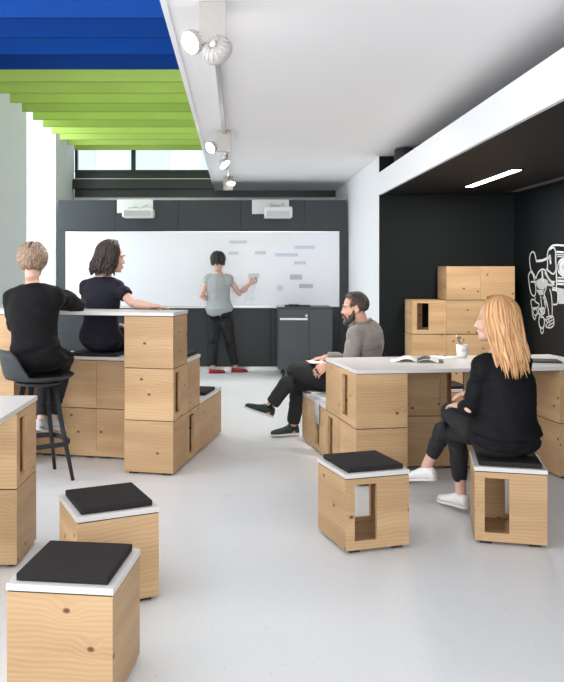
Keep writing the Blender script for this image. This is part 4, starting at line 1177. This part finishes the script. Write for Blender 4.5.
def hair(P, par, H, hs):
    st = P['hair']; f, r, u = head_frame(P); c = P['head']
    rnd = random.Random(st.get('seed', 1))
    RX, RY_, RZ = .083+st.get('vol', 0), .102+st.get('vol', 0), .097+st.get('vol', 0)*.8
    def S(th, ph, off=0.0):      # theta from the crown, phi 0 = front
        x = math.sin(th)*math.sin(ph); y = math.sin(th)*math.cos(ph); z = math.cos(th)
        return H(x*(RX+off), -.012+y*(RY_+off), .030+z*(RZ+off))
    def open_(th, ph):
        a = abs((ph+PI) % (2*PI)-PI)
        if a < st.get('face', 1.05): return th > st.get('line', .80)+.25*(a/st.get('face', 1.05))**2
        return th > st.get('nape', 2.05) or (st.get('ears') and a < 1.85 and th > 1.42)
    bm = bmesh.new(); uvl = bm.loops.layers.uv.verify()
    NT, NP = 22, 48; vs = {}
    for i in range(NT+1):
        for j in range(NP):
            th = .02+i/NT*2.15; ph = 2*PI*j/NP
            vs[i, j] = bm.verts.new(S(th, ph, .004*noise.noise(Vector((th*3, math.sin(ph)*3, math.cos(ph)*3)))))
    for i in range(NT):
        for j in range(NP):
            th = .02+(i+.5)/NT*2.15; ph = 2*PI*(j+.5)/NP
            if open_(th, ph): continue
            q = bm.faces.new((vs[i, j], vs[i+1, j], vs[i+1, (j+1) % NP], vs[i, (j+1) % NP]))
            for l, (a, b) in zip(q.loops, ((i, j), (i+1, j), (i+1, j+1), (i, j+1))): l[uvl].uv = (b*.05, a*.1)
    bm.faces.new([vs[0, j] for j in range(NP)])
    bmesh.ops.delete(bm, geom=[v for v in bm.verts if not v.link_faces], context='VERTS')
    for j in range(0): pass
    # locks
    for k in range(st['n']):
        mode = st['style']
        lr = st['r']*(.7+.6*rnd.random())
        if mode == 'long':
            ph = st.get('face', 1.05)+rnd.random()*(2*PI-2*st.get('face', 1.05))
            t0 = .08+.25*rnd.random(); fwd = .045*rnd.random()*math.cos(ph*.5)
            off = rnd.random()*.012; pts = []
            te = 1.5+.25*rnd.random()
            ln = st['len']*(st.get('lmin', .8)+(1.05-st.get('lmin', .8))*rnd.random())
            for i in range(9):
                s = i/8; th = t0+(te-t0)*s; p = S(th, ph, off+.002)
                if i < 4: p = p+f*(fwd*(1-i/4))
                pts.append(p)
            last = pts[-1]; outv = (last-c); outv.z = 0; outv = outv.normalized()
            bk = st.get('drape', V(0, 0, 0))
            w1, w2 = rnd.random()*6, rnd.random()*6
            nseg = 10
            for i in range(1, nseg+1):
                s = i/nseg
                q = last-V(0, 0, 1)*ln*s - outv*(st.get('inn', .02)*math.sin(s*PI*.7)) + bk*s
                q = q+r*(st.get('curl', .004)*math.sin(w1+s*st.get('freq', 4)))*min(1, s*2)+f*(st.get('curl', .004)*math.cos(w2+s*st.get('freq', 4)))*min(1, s*2)
                if st.get('guard'):
                    q = st['guard'](q, off)
                pts.append(q)
            n = len(pts); rs = [lr*(.45+.55*min(1, i/5))*(1 if i < n-4 else max(.12, ((n-1-i)/3)**.6)) for i in range(n)]
            tube(bm, pts, rs, 6, uvu=rnd.random()*20)
        else:
            for _ in range(20):
                th = math.acos(1-rnd.random()*1.5); ph = rnd.random()*2*PI
                if not open_(th+.04, ph): break
            ln = st['len']*(.7+.6*rnd.random())
            sw = st.get('swirl', .4)*(rnd.random()-.3); off0 = .001; pts = []
            for i in range(6):
                s = i/5
                pts.append(S(th+ln/.1*s*.9, ph+sw*s, off0+st.get('lift', .008)*s*(1.2-s)*2*(1-.9*max(0, min(1, th-1.0)))))
            if open_(th+ln/.1*.7, ph+sw*.8) and th > .6 and abs((ph+PI) % (2*PI)-PI) < 1.1: continue
            tube(bm, pts, [lr*.6, lr, lr, lr*.9, lr*.6, lr*.15], 6, uvu=rnd.random()*20)
    o = tm(bm, 'hair', P['hairm'], None, True); par(o)
    if st.get('beard'):
        bm = bmesh.new()
        for s in (-1, 1):
            tube(bm, [H(s*.066, .016, -.022), H(s*.063, .024, -.048), H(s*.050, .045, -.082), H(s*.024, .078, -.103), H(0, .086, -.106)], [.010, .015, .019, .021, .021], 12, True)
            tube(bm, [H(0, .098, -.048), H(s*.016, .095, -.049), H(s*.027, .084, -.060), H(s*.028, .075, -.08)], [.0055, .006, .007, .012], 10, True)
        ell(bm, H(0, .070, -.108), r*.040, f*.030, u*.016, 16)
        for s in (-1, 1): ell(bm, H(s*.050, .036, -.068), r*.016, f*.030, u*.030, 16)
        par(remeshed('beard', bm, .0035, 1, P['hairm'], None, wrinkle=.002, wscale=60))

def sides(c, f, hw, dz=0):
    r = V(f.y, -f.x, 0).normalized(); return c-r*hw+V(0, 0, dz), c+r*hw+V(0, 0, dz)
Zu = V(0, 0, 1)
def nrm(*a): return Vector(a).normalized()

# --- blond woman on the cube stool
hf = nrm(-.38, .92, 0); cf = nrm(-.36, .93, 0)
pel = V(1.485, 4.27, .535); ch = V(1.495, 4.235, .78); nk = V(1.465, 4.25, 1.035)
hl, hr = sides(pel+hf*.02, hf, .088, -.01); sl, sr = sides(V(1.472, 4.24, .950), cf, .142)
person('woman with long strawberry blond hair seated on a cube stool in black', dict(male=False, w=1.0, pelvis=pel, chest=ch, neck=nk, hipf=hf, chf=cf,
    head=V(1.43, 4.235, 1.195), headf=nrm(-.93, .34, -.04), shL=sl, shR=sr, elL=V(1.285, 4.215, .71), wrL=V(1.305, 4.42, .69), elR=V(1.60, 4.48, .75), wrR=V(1.445, 4.62, .735),
    hdL=(nrm(-.35, .92, -.02), nrm(.2, 0, -1), .3), hdR=(nrm(-.95, .25, -.12), nrm(0, .1, -1), .3),
    hipL=hl, hipR=hr, knL=V(1.300, 4.655, .615), knR=V(1.33, 4.66, .49), anL=V(1.19, 4.80, .245), anR=V(1.365, 4.66, .12),
    ftL=(nrm(-.70, .62, -.16), nrm(-.1, .1, .9)), ftR=(nrm(-.50, .86, -.03), Zu),
    skin=M['skin'], browm=M['blond'], trm=M['trouser'], tr_inf=.003, tr_end=.80, cuff=.038, topm=M['cloth_blouse'], top_inf=.012, sm=20, hem=.10, collar=.97, flare=lambda t: .058*max(0, (.75-t)/.75),
    tail=(-.01, .4, .014, lambda t: .038*max(0, (.6-t)/.6)), sleeve=.90, sleeve_inf=.006, cuff_r=.038, wr_amp=.007, wr_sc=6, shm=M['shoe_white'],
    hairm=M['blond'], hair=dict(style='long', n=380, r=.0078, len=.315, face=.98, seed=4, curl=.012, freq=3.0, inn=.012, vol=.004, drape=V(.045, -.04, 0), line=.62, lmin=.60,
        guard=lambda q, off: q)))

# --- bearded man on the bench
hf = nrm(-.97, .24, 0); cf = nrm(-.80, .60, 0)
pel = V(.99, 6.42, .535); ch = V(1.075, 6.385, .79); nk = V(1.045, 6.36, 1.035)
hl, hr = sides(pel+hf*.03, hf, .09, 0); sl, sr = sides(V(1.065, 6.355, .955), cf, .172)
person('bearded man in a taupe sweater sitting cross-legged on the bench', dict(male=True, w=1.0, pelvis=pel, chest=ch, neck=nk, hipf=hf, chf=cf,
    head=V(.975, 6.325, 1.16), headf=nrm(-.98, .05, -.12), shL=sl, shR=sr, elL=V(.90, 6.12, .70), wrL=V(.735, 6.19, .705), elR=V(.98, 6.62, .70), wrR=V(.76, 6.58, .72),
    hdL=(nrm(-.80, .15, -.55), nrm(-.1, .6, -.5), .45), hdR=(nrm(-.9, -.2, -.1), nrm(0, 0, -1), .3),
    hipL=hl, hipR=hr, knL=V(.495, 6.46, .625), knR=V(.535, 6.66, .50), anL=V(.285, 6.48, .325), anR=V(.50, 6.80, .10),
    ftL=(nrm(-.78, -.15, .30), nrm(.35, 0, .9)), ftR=(nrm(-.95, -.25, 0), Zu),
    skin=M['skin2'], browm=M['dark_hair'], trm=M['trouser'], tr_inf=.010, tr_end=.93, topm=M['cloth_taupe'], top_inf=.016, hem=-.02, collar=.99, sleeve=.96, sleeve_inf=.014, wr_amp=.006,
    shm=M['shoe_teal'], laces=mat('brown_laces', (.12, .03, .03), .8), socks=M['sock'], collar_ring=.075, hairm=M['dark_hair'],
    hair=dict(style='short', n=700, r=.0050, len=.040, face=1.25, line=.62, seed=8, lift=.006, nape=1.95, ears=True, vol=-.002, swirl=.5, beard=True)))

# --- short-haired woman on the bar stool
hf = nrm(.12, .99, 0); cf = nrm(.10, .99, 0)
pel = V(-1.42, 5.42, .845); ch = V(-1.44, 5.42, 1.10); nk = V(-1.455, 5.455, 1.370)
hl, hr = sides(pel+hf*.03, hf, .09, 0); sl, sr = sides(V(-1.445, 5.44, 1.29), cf, .155)
person('woman with short ash blond hair in a black shirt on the bar stool', dict(male=False, w=1.0, pelvis=pel, chest=ch, neck=nk, hipf=hf, chf=cf,
    head=V(-1.462, 5.485, 1.533), headf=nrm(.10, .99, -.05), shL=sl, shR=sr+V(0, 0, .01), elL=V(-1.615, 5.60, 1.065), wrL=V(-1.54, 5.79, 1.20), elR=V(-1.185, 5.70, 1.215), wrR=V(-1.37, 5.85, 1.205),
    hdL=(nrm(.4, .9, 0), nrm(0, 0, -1), .2), hdR=(nrm(-.95, .3, 0), nrm(0, 0, -1), .25),
    hipL=hl, hipR=hr, knL=V(-1.45, 5.84, .80), knR=V(-1.31, 5.86, .80), anL=V(-1.445, 5.66, .375), anR=V(-1.385, 5.74, .375),
    ftL=(nrm(.2, .95, -.3), Zu), ftR=(nrm(.35, .9, -.3), Zu), ground=0,
    skin=M['skin'], browm=M['blond_short'], trm=M['trouser'], tr_inf=.008, tr_end=.95, topm=M['cloth_black'], top_inf=.022, hem=-.10, collar=1.0, sleeve=.92, sleeve_inf=.022, wr_amp=.011, wr_sc=5, flare=lambda t: .006,
    shm=M['shoe_grey'], hairm=M['blond_short'],
    hair=dict(style='short', n=620, r=.0080, len=.062, face=1.15, line=.62, seed=3, lift=.014, nape=2.0, vol=.010, swirl=.6)))

# --- dark-haired woman on the high bench
hf = nrm(.35, .94, 0); cf = nrm(.45, .89, 0)
pel = V(-1.095, 6.15, .925); ch = V(-1.085, 6.13, 1.17); nk = V(-1.075, 6.155, 1.425)
hl, hr = sides(pel+hf*.03, hf, .09, -.005); sl, sr = sides(V(-1.085, 6.14, 1.345), cf, .155)
person('woman with wavy dark brown hair and a black short-sleeved top at the bar', dict(male=False, w=1.02, pelvis=pel, chest=ch, neck=nk, hipf=hf, chf=cf,
    head=V(-1.005, 6.15, 1.572), headf=nrm(.93, .34, -.14), shL=sl, shR=sr, elL=V(-1.20, 6.42, 1.10), wrL=V(-1.03, 6.55, 1.0), elR=V(-.815, 5.98, 1.215), wrR=V(-.665, 5.85, 1.203),
    hdL=(nrm(.5, .8, 0), nrm(0, 0, -1), .2), hdR=(nrm(.92, .1, -.06), nrm(0, 0, -1), .15),
    hipL=hl, hipR=hr, knL=V(-1.02, 6.57, .90), knR=V(-.86, 6.54, .90), anL=V(-1.0, 6.66, .48), anR=V(-.84, 6.64, .48),
    ftL=(nrm(.2, .95, -.3), Zu), ftR=(nrm(.3, .9, -.3), Zu),
    skin=M['skin'], browm=M['brown_hair'], trm=M['cloth_navy'], topm=M['cloth_navy'], top_inf=.012, hem=-.10, collar=.97, sleeve=.30, sleeve_inf=.016, wr_amp=.004,
    shm=M['socket'], hairm=M['brown_hair'],
    hair=dict(style='long', n=210, r=.0095, len=.165, face=1.15, seed=6, curl=.014, freq=9, inn=.004, vol=.008, drape=V(-.045, -.02, 0), line=.62)))

# --- woman standing at the whiteboard
hf = nrm(.62, .78, 0); cf = nrm(.25, .97, 0)
pel = V(-.245, 10.93, .90); ch = V(-.265, 10.93, 1.14); nk = V(-.26, 10.94, 1.425)
hl, hr = sides(pel, hf, .085, -.03); sl, sr = sides(V(-.26, 10.93, 1.345), cf, .155)
person('dark-haired woman in a pale grey sleeveless top standing at the whiteboard', dict(male=False, w=1.0, pelvis=pel, chest=ch, neck=nk, hipf=hf, chf=cf,
    head=V(-.265, 10.95, 1.60), headf=nrm(.45, .89, -.08), shL=sl, shR=sr, elL=V(-.50, 10.90, 1.10), wrL=V(-.36, 11.08, 1.02), elR=V(.04, 11.0, 1.13), wrR=V(.19, 11.12, 1.27),
    hdL=(nrm(.5, .8, -.1), nrm(0, 0, -1), .3), hdR=(nrm(.72, .25, .45), nrm(-.3, .7, -.3), .25),
    hipL=hl, hipR=hr, knL=V(-.32, 10.97, .48), knR=V(-.10, 11.0, .48), anL=V(-.34, 10.90, .085), anR=V(-.02, 11.03, .085),
    ftL=(nrm(.95, .25, -.04), Zu), ftR=(nrm(.95, .1, -.04), Zu), flats=True,
    skin=M['skin'], browm=M['black_hair'], trm=M['trouser'], tr_inf=.016, tr_end=.93, topm=M['cloth_grey'], top_inf=.022, hem=.02, collar=.97, sleeve=.04, sleeve_inf=.012, flare=lambda t: .03*max(0, (.8-t)/.8),
    tail=(-.26+.10, .3, .018, lambda t: .02), wr_amp=.005, shm=M['shoe_red'], solem=M['shoe_red'], hairm=M['black_hair'],
    hair=dict(style='long', n=120, r=.010, len=.085, face=1.0, seed=11, curl=.003, freq=4, inn=.01, vol=.004, line=.62)))
# marker in her hand
bm = bmesh.new(); a = V(.255, 11.14, 1.335); tube(bm, [a, a+V(.03, .075, .03)], .007, 8, True)
tag(tm(bm, 'marker_pen', M['note_blue'], None, True), 'marker pen in the raised hand at the whiteboard', 'pen')
# booklet on the man's lap
t = flat_book((.70, 6.40), -.1, .695, .10, .2, 'white booklet held on the lap of the seated man', 'booklet', 'booklet', .008, False)
t.rotation_euler = (0, .10, .2)
